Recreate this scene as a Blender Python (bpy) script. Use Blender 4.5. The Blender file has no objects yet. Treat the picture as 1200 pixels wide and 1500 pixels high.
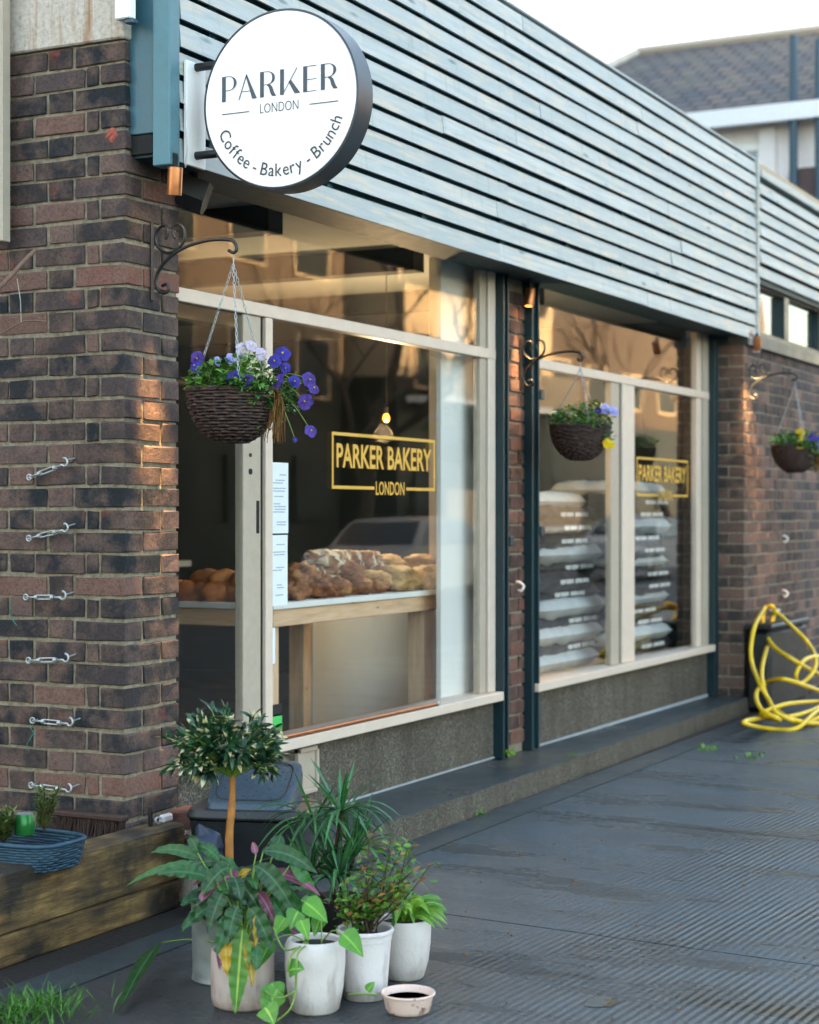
import bpy, math, random
from mathutils import Matrix, Vector, noise
R = math.radians
PI = math.pi
random.seed(7)
SC = bpy.context.scene
COL = SC.collection

# ------------------------------------------------------------------ camera, sky, sun, exposure
FPX, PSI, CAMH = 2600.0, math.atan(1320 / 2600.0), 1.375
CA, SA = math.cos(PSI), math.sin(PSI)
CX, CY = -5.0127, -3.6457
cam_d = bpy.data.cameras.new('camera')
cam = bpy.data.objects.new('camera', cam_d); COL.objects.link(cam)
cam.location = (CX, CY, CAMH)
cam.rotation_euler = (PI / 2, 0, PSI - PI / 2)
cam_d.sensor_fit = 'HORIZONTAL'; cam_d.sensor_width = 36; cam_d.lens = 78
cam_d.clip_start = .05; cam_d.clip_end = 2000
cam_d.dof.use_dof = True; cam_d.dof.focus_distance = 5.9; cam_d.dof.aperture_fstop = 4.0
SC.camera = cam
SUN_EL, SUN_AZ = R(17), R(5)          # azimuth measured from +Y towards +X
wd = bpy.data.worlds.new('World'); SC.world = wd; wd.use_nodes = True
wn = wd.node_tree
bg = wn.nodes['Background']
sky = wn.nodes.new('ShaderNodeTexSky'); sky.sky_type = 'NISHITA'; sky.sun_disc = False
sky.sun_elevation = SUN_EL; sky.sun_rotation = SUN_AZ; sky.altitude = 0; sky.air_density = 1.0; sky.dust_density = 3.0; sky.ozone_density = 1.0
wn.links.new(sky.outputs[0], bg.inputs[0]); bg.inputs[1].default_value = .15
sd = bpy.data.lights.new('sun', 'SUN'); sd.energy = 3.2; sd.angle = R(.6); sd.color = (1, .74, .48)
sun = bpy.data.objects.new('sun', sd); COL.objects.link(sun)
sdir = Vector((math.sin(SUN_AZ) * math.cos(SUN_EL), math.cos(SUN_AZ) * math.cos(SUN_EL), math.sin(SUN_EL)))
sun.rotation_euler = (-sdir).to_track_quat('-Z', 'Y').to_euler()
sun.location = (0, 20, 12)
SC.view_settings.view_transform = 'Standard'; SC.view_settings.look = 'None'
SC.view_settings.exposure = 3.22; SC.view_settings.gamma = 1.0
SC.view_settings.use_white_balance = True; SC.view_settings.white_balance_temperature = 7900; SC.view_settings.white_balance_tint = 8
SC.render.engine = 'CYCLES'
cy = SC.cycles
cy.use_denoising = True; cy.max_bounces = 7; cy.diffuse_bounces = 3; cy.glossy_bounces = 3
cy.transparent_max_bounces = 16; cy.caustics_reflective = False; cy.caustics_refractive = False
cy.sample_clamp_indirect = 6; cy.use_adaptive_sampling = True; cy.adaptive_threshold = .02; cy.transmission_bounces = 4

# ------------------------------------------------------------------ helpers
def ray(px, py):
    u, v = (px - 600) / FPX, (750 - py) / FPX
    return CA + u * SA, SA - u * CA, v
def PT(px, py, X=None, Y=None, Z=None):
    """the place where the line of sight through a spot of the photograph meets a known plane"""
    dx, dy, dz = ray(px, py)
    t = (X - CX) / dx if X is not None else (Y - CY) / dy if Y is not None else (Z - CAMH) / dz
    return Vector((CX + t * dx, CY + t * dy, CAMH + t * dz))
def lin(h):
    h = h.lstrip('#'); o = []
    for i in (0, 2, 4):
        c = int(h[i:i + 2], 16) / 255
        o.append(c / 12.92 if c <= .04045 else ((c + .055) / 1.055) ** 2.4)
    return (*o, 1)
W = {}
class MB:
    """collects shapes, builds ONE mesh object"""
    def __init__(s): s.v = []; s.f = []; s.t = []; s.e = []; s.tint = .5; s.m = []; s.mi = 0; s.uv = None
    def add(s, vs, fs, edge=None):
        n = len(s.v); s.v += [tuple(v) for v in vs]
        s.e += list(edge) if edge else [1.0] * len(vs)
        for f in fs: s.f.append([i + n for i in f]); s.t.append(s.tint); s.m.append(s.mi)
        return s
    def box(s, a, b, c=0, mat=None):
        (x0, y0, z0), (x1, y1, z1) = a, b
        x0, x1 = min(x0, x1), max(x0, x1); y0, y1 = min(y0, y1), max(y0, y1); z0, z1 = min(z0, z1), max(z0, z1)
        if c <= 0:
            vs = [(x, y, z) for x in (x0, x1) for y in (y0, y1) for z in (z0, z1)]
            fs = [(0, 1, 3, 2), (4, 6, 7, 5), (0, 4, 5, 1), (2, 3, 7, 6), (0, 2, 6, 4), (1, 5, 7, 3)]
        else:
            c = min(c, (x1 - x0) * .45, (y1 - y0) * .45, (z1 - z0) * .45)
            vs = []; 
            X, Y, Z = (x0, x1), (y0, y1), (z0, z1)
            idx = {}
            for i in (0, 1):
                for j in (0, 1):
                    for k in (0, 1):
                        sx, sy, sz = (1 - 2 * i) * c, (1 - 2 * j) * c, (1 - 2 * k) * c
                        idx[i, j, k, 0] = len(vs); vs.append((X[i], Y[j] + sy, Z[k] + sz))
                        idx[i, j, k, 1] = len(vs); vs.append((X[i] + sx, Y[j], Z[k] + sz))
                        idx[i, j, k, 2] = len(vs); vs.append((X[i] + sx, Y[j] + sy, Z[k]))
            fs = []
            def q(l, n):
                a_, b_, c_ = Vector(vs[l[0]]), Vector(vs[l[1]]), Vector(vs[l[2]])
                if (b_ - a_).cross(c_ - b_).dot(Vector(n)) < 0: l = l[::-1]
                fs.append(l)
            for i in (0, 1):
                d = 2 * i - 1
                q([idx[i, 0, 0, 0], idx[i, 1, 0, 0], idx[i, 1, 1, 0], idx[i, 0, 1, 0]], (d, 0, 0))
                q([idx[0, i, 0, 1], idx[1, i, 0, 1], idx[1, i, 1, 1], idx[0, i, 1, 1]], (0, d, 0))
                q([idx[0, 0, i, 2], idx[1, 0, i, 2], idx[1, 1, i, 2], idx[0, 1, i, 2]], (0, 0, d))
            for i in (0, 1):
                for j in (0, 1):
                    di, dj = 2 * i - 1, 2 * j - 1
                    q([idx[i, j, 0, 0], idx[i, j, 1, 0], idx[i, j, 1, 1], idx[i, j, 0, 1]], (di, dj, 0))
                    q([idx[i, 0, j, 0], idx[i, 1, j, 0], idx[i, 1, j, 2], idx[i, 0, j, 2]], (di, 0, dj))
                    q([idx[0, i, j, 1], idx[1, i, j, 1], idx[1, i, j, 2], idx[0, i, j, 2]], (0, di, dj))
                    for k in (0, 1):
                        q([idx[i, j, k, 0], idx[i, j, k, 1], idx[i, j, k, 2]], (di, dj, 2 * k - 1))
        if mat is not None: vs = [mat @ Vector(v) for v in vs]
        return s.add(vs, fs)
    def tube(s, pts, r, n=8, closed=False, cap=True, flat=1.0):
        pts = [Vector(p) for p in pts]; m = len(pts)
        rs = r if isinstance(r, (list, tuple)) else [r] * m
        vs = []; up = None
        for i, p in enumerate(pts):
            if closed: d = pts[(i + 1) % m] - pts[i - 1]
            else: d = pts[min(i + 1, m - 1)] - pts[max(i - 1, 0)]
            d = d.normalized() if d.length > 1e-9 else Vector((0, 0, 1))
            if up is None:
                up = Vector((0, 0, 1)) if abs(d.z) < .9 else Vector((1, 0, 0))
            a = (up - d * up.dot(d))
            a = a.normalized() if a.length > 1e-6 else d.orthogonal().normalized()
            up = a; b = d.cross(a)
            for k in range(n):
                t = 2 * PI * k / n
                vs.append(p + (a * math.cos(t) * flat + b * math.sin(t)) * rs[i])
        fs = []
        for i in range(m if closed else m - 1):
            j = (i + 1) % m
            for k in range(n):
                k2 = (k + 1) % n
                fs.append((i * n + k, i * n + k2, j * n + k2, j * n + k))
        if cap and not closed:
            fs.append(list(range(n))[::-1]); fs.append([(m - 1) * n + k for k in range(n)])
        return s.add(vs, fs)
    def lathe(s, prof, c=(0, 0, 0), n=32, mat=None, wob=0, closed=False, caps=True):
        vs = []; fs = []
        for i, (r, z) in enumerate(prof):
            for k in range(n):
                t = 2 * PI * k / n
                rr = r * (1 + wob * math.sin(3 * t + i))
                vs.append((c[0] + rr * math.cos(t), c[1] + rr * math.sin(t), c[2] + z))
        m = len(prof)
        for i in range(m if closed else m - 1):
            j = (i + 1) % m
            for k in range(n):
                k2 = (k + 1) % n
                fs.append((i * n + k, i * n + k2, j * n + k2, j * n + k))
        if not closed and caps:
            if prof[0][0] > 1e-5: fs.append([k for k in range(n)][::-1])
            if prof[-1][0] > 1e-5: fs.append([(m - 1) * n + k for k in range(n)])
        if mat is not None: vs = [mat @ Vector(v) for v in vs]
        return s.add(vs, fs)
    def prism(s, poly, fn, d0, d1):
        """poly: 2-D outline; fn(u,v,d) -> point"""
        n = len(poly)
        vs = [fn(u, v, d0) for u, v in poly] + [fn(u, v, d1) for u, v in poly]
        fs = [list(range(n)), [n + i for i in range(n)][::-1]]
        for i in range(n):
            j = (i + 1) % n; fs.append((i, n + i, n + j, j))
        return s.add(vs, fs)
    def ball(s, c, rx, ry, rz, n=14, m=9, mat=None, jit=0, seed=0, pw=1):
        vs = []; fs = []
        for i in range(m + 1):
            a = -PI / 2 + PI * i / m
            for k in range(n):
                t = 2 * PI * k / n
                f = lambda q: math.copysign(abs(q) ** pw, q)
                p = Vector((f(math.cos(a)) * f(math.cos(t)), f(math.cos(a)) * f(math.sin(t)), f(math.sin(a))))
                j = 1 + jit * noise.noise(p * 2.3 + Vector((seed * 3.1, seed, 0)))
                q = Vector((p.x * rx * j, p.y * ry * j, p.z * rz * j))
                if mat is not None: q = mat @ q
                vs.append(q + Vector(c))
        for i in range(m):
            for k in range(n):
                k2 = (k + 1) % n
                fs.append((i * n + k, i * n + k2, (i + 1) * n + k2, (i + 1) * n + k))
        return s.add(vs, fs)
    def mesh(s, name, mat, smooth=False):
        me = bpy.data.meshes.new(name); me.from_pydata(s.v, [], s.f)
        mats = mat if isinstance(mat, (list, tuple)) else [mat]
        for m_ in mats: me.materials.append(m_)
        me.attributes.new('tint', 'FLOAT', 'FACE').data.foreach_set('value', s.t)
        me.attributes.new('edge', 'FLOAT', 'POINT').data.foreach_set('value', s.e)
        me.polygons.foreach_set('material_index', s.m)
        if smooth: me.polygons.foreach_set('use_smooth', [True] * len(me.polygons))
        me.update(); return me
    def build(s, name, mat, parent=None, smooth=False, mw=None, auto=None):
        me = s.mesh(name, mat, smooth)
        if auto:
            me.polygons.foreach_set('use_smooth', [True] * len(me.polygons))
            me.set_sharp_from_angle(angle=R(auto))
        return put(name, me, parent, mw)
def put(name, me, parent=None, mw=None):
    o = bpy.data.objects.new(name, me); COL.objects.link(o)
    mw = mw or Matrix.Identity(4); W[o] = mw
    o.matrix_basis = mw
    if parent is not None:
        o.parent = parent; o.matrix_parent_inverse = W[parent].inverted()
    return o
def tag(o, label=None, cat=None, group=None, kind=None):
    if label: o['label'] = label
    if cat: o['category'] = cat
    if group: o['group'] = group
    if kind: o['kind'] = kind
    return o
def thing(name, loc, label, cat, group=None, rz=0):
    o = bpy.data.objects.new(name, None); COL.objects.link(o)
    o.empty_display_size = .1
    W[o] = Matrix.Translation(loc) @ Matrix.Rotation(rz, 4, 'Z'); o.matrix_basis = W[o]
    return tag(o, label, cat, group)
def copy_tree(o, mw, parent=None):
    """copy a thing with its parts, the whole moved by mw (a world matrix put in front)"""
    c = o.copy(); COL.objects.link(c)
    if parent is None: W[c] = mw @ W[o]; c.matrix_basis = W[c]
    else: c.parent = parent; W[c] = mw @ W[o]
    for ch in o.children: copy_tree(ch, mw, c)
    return c
def arc(c, r, a0, a1, n, fn):
    return [fn(c[0] + r * math.cos(a0 + (a1 - a0) * i / n), c[1] + r * math.sin(a0 + (a1 - a0) * i / n)) for i in range(n + 1)]
def smoothpath(pts, sub=5):
    P = [Vector(p) for p in pts]; out = []
    for i in range(len(P) - 1):
        p0, p1, p2, p3 = P[max(i - 1, 0)], P[i], P[i + 1], P[min(i + 2, len(P) - 1)]
        for k in range(sub):
            t = k / sub
            out.append(.5 * (2 * p1 + (p2 - p0) * t + (2 * p0 - 5 * p1 + 4 * p2 - p3) * t * t + (3 * p1 - p0 - 3 * p2 + p3) * t ** 3))
    out.append(P[-1]); return out

# ------------------------------------------------------------------ materials
class NT:
    def __init__(s, name):
        s.m = bpy.data.materials.new(name); s.m.use_nodes = True
        s.t = s.m.node_tree; s.p = s.t.nodes['Principled BSDF']; s.o = s.t.nodes['Material Output']
    def n(s, k, **kw):
        nd = s.t.nodes.new('ShaderNode' + k)
        for a, b in kw.items():
            if a.startswith('i_'):
                key = a[2:]; nd.inputs[int(key) if key.isdigit() else key.replace('_', ' ')].default_value = b
            else: setattr(nd, a, b)
        return nd
    def l(s, a, b): s.t.links.new(a, b); return s
    def coord(s, kind='Object', scale=None, rnd=False):
        tc = s.n('TexCoord'); out = tc.outputs[kind]
        if rnd:
            oi = s.n('ObjectInfo'); sc = s.n('VectorMath', operation='SCALE'); s.l(oi.outputs['Random'], sc.inputs[3]); sc.inputs[0].default_value = (37, 91, 53)
            ad = s.n('VectorMath', operation='ADD'); s.l(out, ad.inputs[0]).l(sc.outputs[0], ad.inputs[1]); out = ad.outputs[0]
        if scale is not None:
            mp = s.n('Mapping'); mp.inputs['Scale'].default_value = scale; s.l(out, mp.inputs[0]); out = mp.outputs[0]
        return out
    def noise(s, co, scale, detail=4, rough=.55):
        nd = s.n('TexNoise'); nd.inputs['Scale'].default_value = scale; nd.inputs['Detail'].default_value = detail; nd.inputs['Roughness'].default_value = rough
        s.l(co, nd.inputs[0]); return nd.outputs[0]
    def ramp(s, fac, stops, interp='LINEAR'):
        r = s.n('ValToRGB'); r.color_ramp.interpolation = interp; e = r.color_ramp.elements
        while len(e) < len(stops): e.new(.5)
        for q, (p, c) in zip(e, stops): q.position = p; q.color = c if len(c) == 4 else (*c, 1)
        s.l(fac, r.inputs[0]); return r.outputs[0]
    def mix(s, f, a, b, mode='MIX'):
        m = s.n('Mix', data_type='RGBA', blend_type=mode)
        for i, x in ((0, f), (6, a), (7, b)):
            if hasattr(x, 'links') or hasattr(x, 'is_linked'): s.l(x, m.inputs[i])
            else: m.inputs[i].default_value = x
        return m.outputs[2]
    def math(s, op, a, b=None, c=None, clamp=False):
        m = s.n('Math', operation=op, use_clamp=clamp)
        for i, x in enumerate((a, b, c)):
            if x is None: continue
            if hasattr(x, 'is_linked'): s.l(x, m.inputs[i])
            else: m.inputs[i].default_value = x
        return m.outputs[0]
    def bump(s, h, dist=.002, strength=1.0, prev=None):
        b = s.n('Bump'); b.inputs['Strength'].default_value = strength; b.inputs['Distance'].default_value = dist
        s.l(h, b.inputs['Height'])
        if prev is not None: s.l(prev, b.inputs['Normal'])
        return b.outputs[0]
    def set(s, **kw):
        for k, v in kw.items():
            key = {'col': 'Base Color', 'rough': 'Roughness', 'metal': 'Metallic', 'spec': 'Specular IOR Level', 'normal': 'Normal', 'alpha': 'Alpha', 'trans': 'Transmission Weight', 'coat': 'Coat Weight', 'emit': 'Emission Color', 'estr': 'Emission Strength', 'ss': 'Subsurface Weight'}[k]
            if hasattr(v, 'is_linked'): s.l(v, s.p.inputs[key])
            else: s.p.inputs[key].default_value = v
        return s.m
M = {}
def simple(name, col, rough=.6, metal=0, var=.25, scale=20, bump=.0006, bscale=90, spec=.5, rnd=True):
    """painted, moulded or metal surface: base colour with a little mottling and fine relief"""
    n = NT(name); co = n.coord(rnd=rnd); c = lin(col) if isinstance(col, str) else col
    a = n.noise(co, scale, 5)
    dk = tuple(x * (1 - var) for x in c[:3]); lt = tuple(min(1, x * (1 + var)) for x in c[:3])
    cc = n.ramp(a, [(.3, dk), (.7, lt)])
    b = n.noise(co, bscale, 4)
    rr = n.math('MULTIPLY_ADD', a, .25, rough - .12, clamp=True)
    M[name] = n.set(col=cc, rough=rr, metal=metal, spec=spec, normal=n.bump(b, bump) if bump else n.bump(b, .0001))
    return M[name]

def mk_brick(name, stops, k=1.22, spk=.5):
    n = NT(name); co = n.coord(rnd=True); oi = n.n('ObjectInfo')
    base = n.ramp(oi.outputs['Random'], [(p, tuple(x * k for x in lin(c)[:3])) for p, c in stops], 'LINEAR')
    big = n.noise(co, 9, 4, .6)
    c1 = n.mix(n.ramp(big, [(.42, (0, 0, 0)), (.68, (1, 1, 1))]), base, tuple(x * k for x in lin('#6a5248')[:3]) + (1,))
    c1 = n.mix(.8, base, c1)
    red = n.noise(co, 5.5, 3)
    c2 = n.mix(n.ramp(red, [(.66, (0, 0, 0)), (.76, (.75, .75, .75))]), c1, tuple(x * k for x in lin('#7c3f30')[:3]) + (1,))
    fine = n.noise(co, 95, 5, .8)
    c3 = n.mix(n.ramp(fine, [(.3, (.6, .6, .6)), (.5, (1, 1, 1)), (.78, (1, 1, 1)), (.86, (2.2, 2.1, 2))]), c2, c2, 'MIX')
    c3 = n.mix(1.0, c2, n.ramp(fine, [(.34, (.45, .45, .45)), (.5, (1, 1, 1)), (.66, (1.2, 1.2, 1.2)), (.72, (2.4, 2.3, 2.2))]), 'MULTIPLY')
    h = n.math('ADD', n.math('MULTIPLY', n.noise(co, 60, 5, .7), 1.0), n.math('MULTIPLY', fine, .4))
    M[name] = n.set(col=c3, rough=.82, spec=.35, normal=n.bump(h, .006, .8))
mk_brick('brick', [(0, '#131a1f'), (.22, '#1c2025'), (.4, '#2b2627'), (.56, '#393030'), (.74, '#4a3d3b'), (.9, '#5a4742'), (1, '#6a463c')])
mk_brick('brick_far', [(0, '#262628'), (.3, '#352e2e'), (.6, '#4a3c39'), (.85, '#5f4a44'), (1, '#70544a')])
mk_brick('brick_red', [(0, '#2c2222'), (.4, '#45302c'), (.7, '#573a33'), (1, '#6d473b')])
n = NT('mortar'); co = n.coord('Object'); a = n.noise(co, 40, 6, .7); b = n.noise(co, 5, 3)
cc = n.mix(b, n.ramp(a, [(.3, lin('#6f6555')), (.7, lin('#b0a38b'))]), n.ramp(a, [(.3, lin('#5f584d')), (.7, lin('#998e7e'))]))
M['mortar'] = n.set(col=cc, rough=.95, spec=.2, normal=n.bump(n.noise(co, 130, 5, .75), .006))
# pale rough concrete with rust runs
n = NT('concrete'); co = n.coord('Object'); a = n.noise(co, 60, 6, .75); st = n.noise(n.coord('Object', (14, 14, 1.2)), 1.6, 3)
cc = n.ramp(a, [(.25, lin('#6f665c')), (.42, lin('#b9ada0')), (.7, lin('#d2c8bc'))])
cc = n.mix(n.ramp(st, [(.55, (0, 0, 0)), (.72, (.8, .8, .8))]), cc, lin('#96602f'))
M['concrete'] = n.set(col=cc, rough=.9, normal=n.bump(a, .004))
# timber cladding, thin pale blue-grey stain
n = NT('cladding'); co = n.coord('Object', (.55, 7, 11), rnd=True); co2 = n.coord('Object', rnd=True)
g = n.noise(co, 3.2, 6, .65); kn = n.n('TexVoronoi'); kn.inputs['Scale'].default_value = 1.0; n.l(n.coord('Object', (2.1, 9, 9), rnd=True), kn.inputs[0])
oi = n.n('ObjectInfo')
base = n.ramp(g, [(.25, lin('#8e9898')), (.5, lin('#b0b5b4')), (.75, lin('#cdcac5'))])
base = n.mix(n.math('MULTIPLY', oi.outputs['Random'], .75), base, lin('#98a2a2'))
wear = n.noise(n.coord('Object', (1.2, 6, 14), rnd=True), 3, 5, .6)
base = n.mix(n.ramp(wear, [(.5, (0, 0, 0)), (.68, (.75, .75, .75))]), base, lin('#cfb9a0'))
base = n.mix(n.ramp(kn.outputs['Distance'], [(.03, (.9, .9, .9)), (.12, (0, 0, 0))]), base, lin('#4a6668'))
drip = n.noise(n.coord('Object', (16, 4, 2.2), rnd=True), 1.5, 4, .6)
base = n.mix(n.ramp(drip, [(.58, (0, 0, 0)), (.74, (.4, .4, .4))]), base, lin('#6f8686'))
M['cladding'] = n.set(col=base, rough=.5, spec=.5, normal=n.bump(n.noise(co, 9, 6, .7), .0015))
simple('teal_paint', '#2f5c69', .45, var=.12, scale=12, bump=.0008, bscale=60)
simple('teal_light', '#44747f', .45, var=.12, scale=12, bump=.0008, bscale=60)
simple('green_steel', '#0a2b32', .35, var=.15, scale=8, bump=.0002)
simple('dark_backing', '#0e464e', .6, var=.1)
simple('soffit', '#18363a', .6, var=.1)
simple('cream_paint', '#d3bfae', .45, var=.05, scale=14, bump=.0004)
simple('beige_paint', '#ad9f8e', .5, var=.06, scale=30, bump=.0006)
simple('black_metal', '#15181a', .4, 0, .2, 30, .0004)
simple('black_plastic', '#14181b', .45, 0, .15, 30, .0006, 400)
simple('dark_gap', '#0c0d0d', .8)
simple('steel', '#a8aeb0', .4, .5, .12, 40, .0002)
simple('galv', '#8b8f8a', .5, .55, .2, 18, .0005)
simple('copper', '#b0714a', .35, .85, .15, 30, .0002)
def potmat(name, col, dirt):
    n = NT(name); co = n.coord(rnd=True); sz = n.n('SeparateXYZ'); n.l(n.coord(), sz.inputs[0])
    a = n.noise(n.coord('Object', (1, 1, .25), rnd=True), 22, 6, .65); b = n.noise(co, 9, 4)
    f = n.math('ADD', a, n.math('MULTIPLY', sz.outputs[2], -.9))
    cc = n.mix(n.ramp(b, [(.3, (0, 0, 0)), (.8, (.35, .35, .35))]), lin(col), lin(dirt))
    cc = n.mix(n.ramp(f, [(.42, (0, 0, 0)), (.62, (.75, .75, .75))]), cc, lin(dirt))
    M[name] = n.set(col=cc, rough=.5, normal=n.bump(n.noise(co, 130, 4), .0012))
potmat('white_pot', '#d0c7c3', '#9b8c82'); potmat('clay_pot', '#c0aea4', '#93776a')
potmat('white_plastic', '#d8d0ce', '#a89b94')
simple('soil', '#221a14', .95, 0, .5, 60, .006, 60)
simple('white_paint', '#f0eee8', .6, 0, .03, 4, .0004)
simple('sign_white', '#f4eeee', .35, 0, .006, 3, .00005, rnd=False)
simple('sign_rim', '#3d434a', .38, .3, .05, 10, .0001)
simple('ink', '#3a4450', .5, 0, .03)
simple('ink_dark', '#2a2c33', .5, 0, .03)
simple('gold', '#d9a648', .45, 0, .05)
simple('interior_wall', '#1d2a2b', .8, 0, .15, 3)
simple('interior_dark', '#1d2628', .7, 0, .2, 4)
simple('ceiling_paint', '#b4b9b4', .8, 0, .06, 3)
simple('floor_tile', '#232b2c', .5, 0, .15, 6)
simple('sack_black', '#0b1013', .5, 0, .25, 12, .004, 25)
simple('sack_white', '#c9ccc8', .6, 0, .12, 12, .004, 25)
simple('paper', '#d9dfe4', .7, 0, .02)
simple('grey_print', '#8d99a0', .7, 0, .1)
simple('green_print', '#35b85a', .5, 0, .04)
simple('twig', '#6e5346', .8, 0, .25, 40, .001)
simple('string', '#b9b0a5', .9)
simple('tape_green', '#1f6a5c', .8)
simple('hose_yellow', '#e0b81e', .4, 0, .08, 6, .0003)
simple('trunk', '#a2672e', .7, 0, .3, 30, .002)
simple('stem_green', '#6b8a3a', .5, 0, .2, 30)
simple('stem_dark', '#3a231c', .7, 0, .3, 40)
simple('root', '#7a5330', .9, 0, .35, 60, .002)
simple('blue_wicker', '#1f4356', .6, 0, .3, 30, .001)
simple('blue_sheet', '#16283c', .5, 0, .3, 12, .003, 30)
simple('can_green', '#1d7a3c', .3, .3, .15)
simple('bristle', '#3b2a22', .9, 0, .4, 80, .004, 200)
simple('roof_lead', '#e4e6e8', .6, 0, .06)
simple('pipe_blue', '#2d4a5a', .5, 0, .1)
simple('render_white', '#ece6e4', .8, 0, .04)
simple('shop_grey', '#9aa0a2', .7, 0, .1)
simple('blue_tray', '#1d3f7a', .5, 0, .1)
simple('asphalt', '#4a4c4d', .8, 0, .2, 30, .004, 120)
simple('car_white', '#8f9598', .2, 0, .01)  # white body greyed, its shade put into the colour
simple('car_dark', '#20252a', .2, 0, .1)
simple('tyre', '#181818', .8)
simple('sun_brick', '#6b5c4e', .85, 0, .2, 2.5)
simple('sun_render', '#b9a488', .8, 0, .06, 2)
simple('painted_shade', '#161d1e', .5, 0, .2, 4)  # shade on the lower storeys opposite, painted as a darker colour
simple('bark', '#4b4038', .9, 0, .3, 10, .01, 20)
simple('rubble', '#5a3a32', .9, 0, .25, 30, .004)
# pine boards
n = NT('pine'); co = n.coord('Object', (1, 9, 9), rnd=True); g = n.noise(co, 5, 6, .6)
kn = n.n('TexVoronoi'); kn.inputs['Scale'].default_value = 1; n.l(n.coord('Object', (5, 14, 14), rnd=True), kn.inputs[0])
cc = n.ramp(g, [(.25, lin('#cf9f78')), (.6, lin('#e8c09a')), (.8, lin('#f0d0b0'))])
cc = n.mix(n.ramp(kn.outputs['Distance'], [(.03, (1, 1, 1)), (.08, (0, 0, 0))]), cc, lin('#6b4526'))
M['pine'] = n.set(col=cc, rough=.6, normal=n.bump(g, .0008))
# weathered sleeper
n = NT('sleeper'); co = n.coord('Object', (1.3, 12, 12), rnd=True); g = n.noise(co, 4, 8, .7); bl = n.noise(n.coord('Object', rnd=True), 3.2, 5, .6)
cc = n.ramp(g, [(.25, lin('#2a1e10')), (.5, lin('#6e5430')), (.75, lin('#a8874f'))])
cc = n.mix(n.ramp(bl, [(.44, (0, 0, 0)), (.62, (.94, .94, .94))]), cc, lin('#17150f'))
M['sleeper'] = n.set(col=cc, rough=.75, normal=n.bump(g, .006))
# wicker
n = NT('wicker'); co = n.coord('Object'); g = n.noise(co, 55, 4)
M['wicker'] = n.set(col=n.ramp(g, [(.3, lin('#1c1310')), (.55, lin('#3a2620')), (.8, lin('#654538'))]), rough=.65, normal=n.bump(n.noise(co, 200, 3), .001))
# exposed-aggregate plinth, wet at the foot
n = NT('aggregate'); co = n.coord('Object'); v = n.noise(co, 120, 4, .85); big = n.noise(n.coord('Object', (5, 5, 1.1)), 1.8, 4)
cc = n.ramp(v, [(.36, lin('#1a1915')), (.47, lin('#413c34')), (.56, lin('#665f52')), (.66, lin('#a89e8b'))])
cc = n.mix(n.ramp(big, [(.35, (.0, .0, .0)), (.7, (.6, .6, .6))]), cc, lin('#332a20'))
M['aggregate'] = n.set(col=cc, rough=.7, normal=n.bump(v, .003))
n = NT('step_stone'); co = n.coord('Object'); v = n.noise(co, 160, 3, .85); big = n.noise(co, 2.2, 5)
cc = n.ramp(v, [(.34, lin('#1c2427')), (.52, lin('#323c40')), (.68, lin('#5a666b'))])
M['step_stone'] = n.set(col=cc, rough=n.ramp(big, [(.3, (.25, .25, .25)), (.7, (.5, .5, .5))]), normal=n.bump(v, .0012))
# tamped concrete pavement, wet
n = NT('pavement'); co = n.coord('Object'); sep = n.n('SeparateXYZ'); n.l(co, sep.inputs[0])
wob = n.noise(n.coord('Object', (1.4, 1.4, 1)), 1.3, 3)
yy = n.math('ADD', n.math('ADD', sep.outputs[1], n.math('MULTIPLY', sep.outputs[0], .06)), n.math('MULTIPLY', wob, .02))
rid = n.math('SINE', n.math('MULTIPLY', yy, 2 * PI / .029))
sl = n.n('MapRange'); sl.inputs[1].default_value = -1.05; sl.inputs[2].default_value = -2.1; n.l(sep.outputs[1], sl.inputs[0])
amp = n.math('MULTIPLY', n.math('MULTIPLY_ADD', n.ramp(n.noise(n.coord('Object', (.9, 1.6, 1)), 1.5, 4), [(.35, (.1, .1, .1)), (.65, (1, 1, 1))]), 1.0, .0), n.math('MULTIPLY_ADD', sl.outputs[0], .96, .04))
fine = n.noise(co, 75, 6, .85); mid = n.noise(co, 26, 4, .65); wide = n.noise(co, 2.4, 5, .6)
grit = n.n('TexVoronoi'); grit.inputs['Scale'].default_value = 130; n.l(co, grit.inputs[0])
h = n.math('ADD', n.math('MULTIPLY', n.math('MULTIPLY', rid, n.math('MULTIPLY', amp, n.math('MULTIPLY_ADD', mid, 1.6, .2))), .62), n.math('ADD', n.math('MULTIPLY', fine, .9), n.math('MULTIPLY', mid, .6)))
wet = n.noise(n.coord('Object', (2.4, .7, 1)), 1.3, 6, .65)
cc = n.ramp(fine, [(.36, lin('#0c181e')), (.48, lin('#1a3440')), (.58, lin('#345566')), (.68, lin('#86a8b8'))])
cc = n.mix(n.ramp(grit.outputs['Color'], [(.8, (0, 0, 0)), (.95, (.45, .45, .45))]), cc, lin('#7391a0'))
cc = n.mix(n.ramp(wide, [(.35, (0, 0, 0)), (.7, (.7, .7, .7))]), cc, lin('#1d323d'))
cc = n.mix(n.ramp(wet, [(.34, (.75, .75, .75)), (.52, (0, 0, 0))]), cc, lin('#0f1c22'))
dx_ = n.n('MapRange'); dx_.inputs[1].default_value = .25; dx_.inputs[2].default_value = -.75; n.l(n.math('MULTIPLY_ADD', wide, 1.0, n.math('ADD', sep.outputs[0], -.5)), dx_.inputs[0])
dy_ = n.n('MapRange'); dy_.inputs[1].default_value = -1.75; dy_.inputs[2].default_value = -1.15; n.l(n.math('MULTIPLY_ADD', wide, .9, n.math('ADD', sep.outputs[1], -.45)), dy_.inputs[0])
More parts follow.
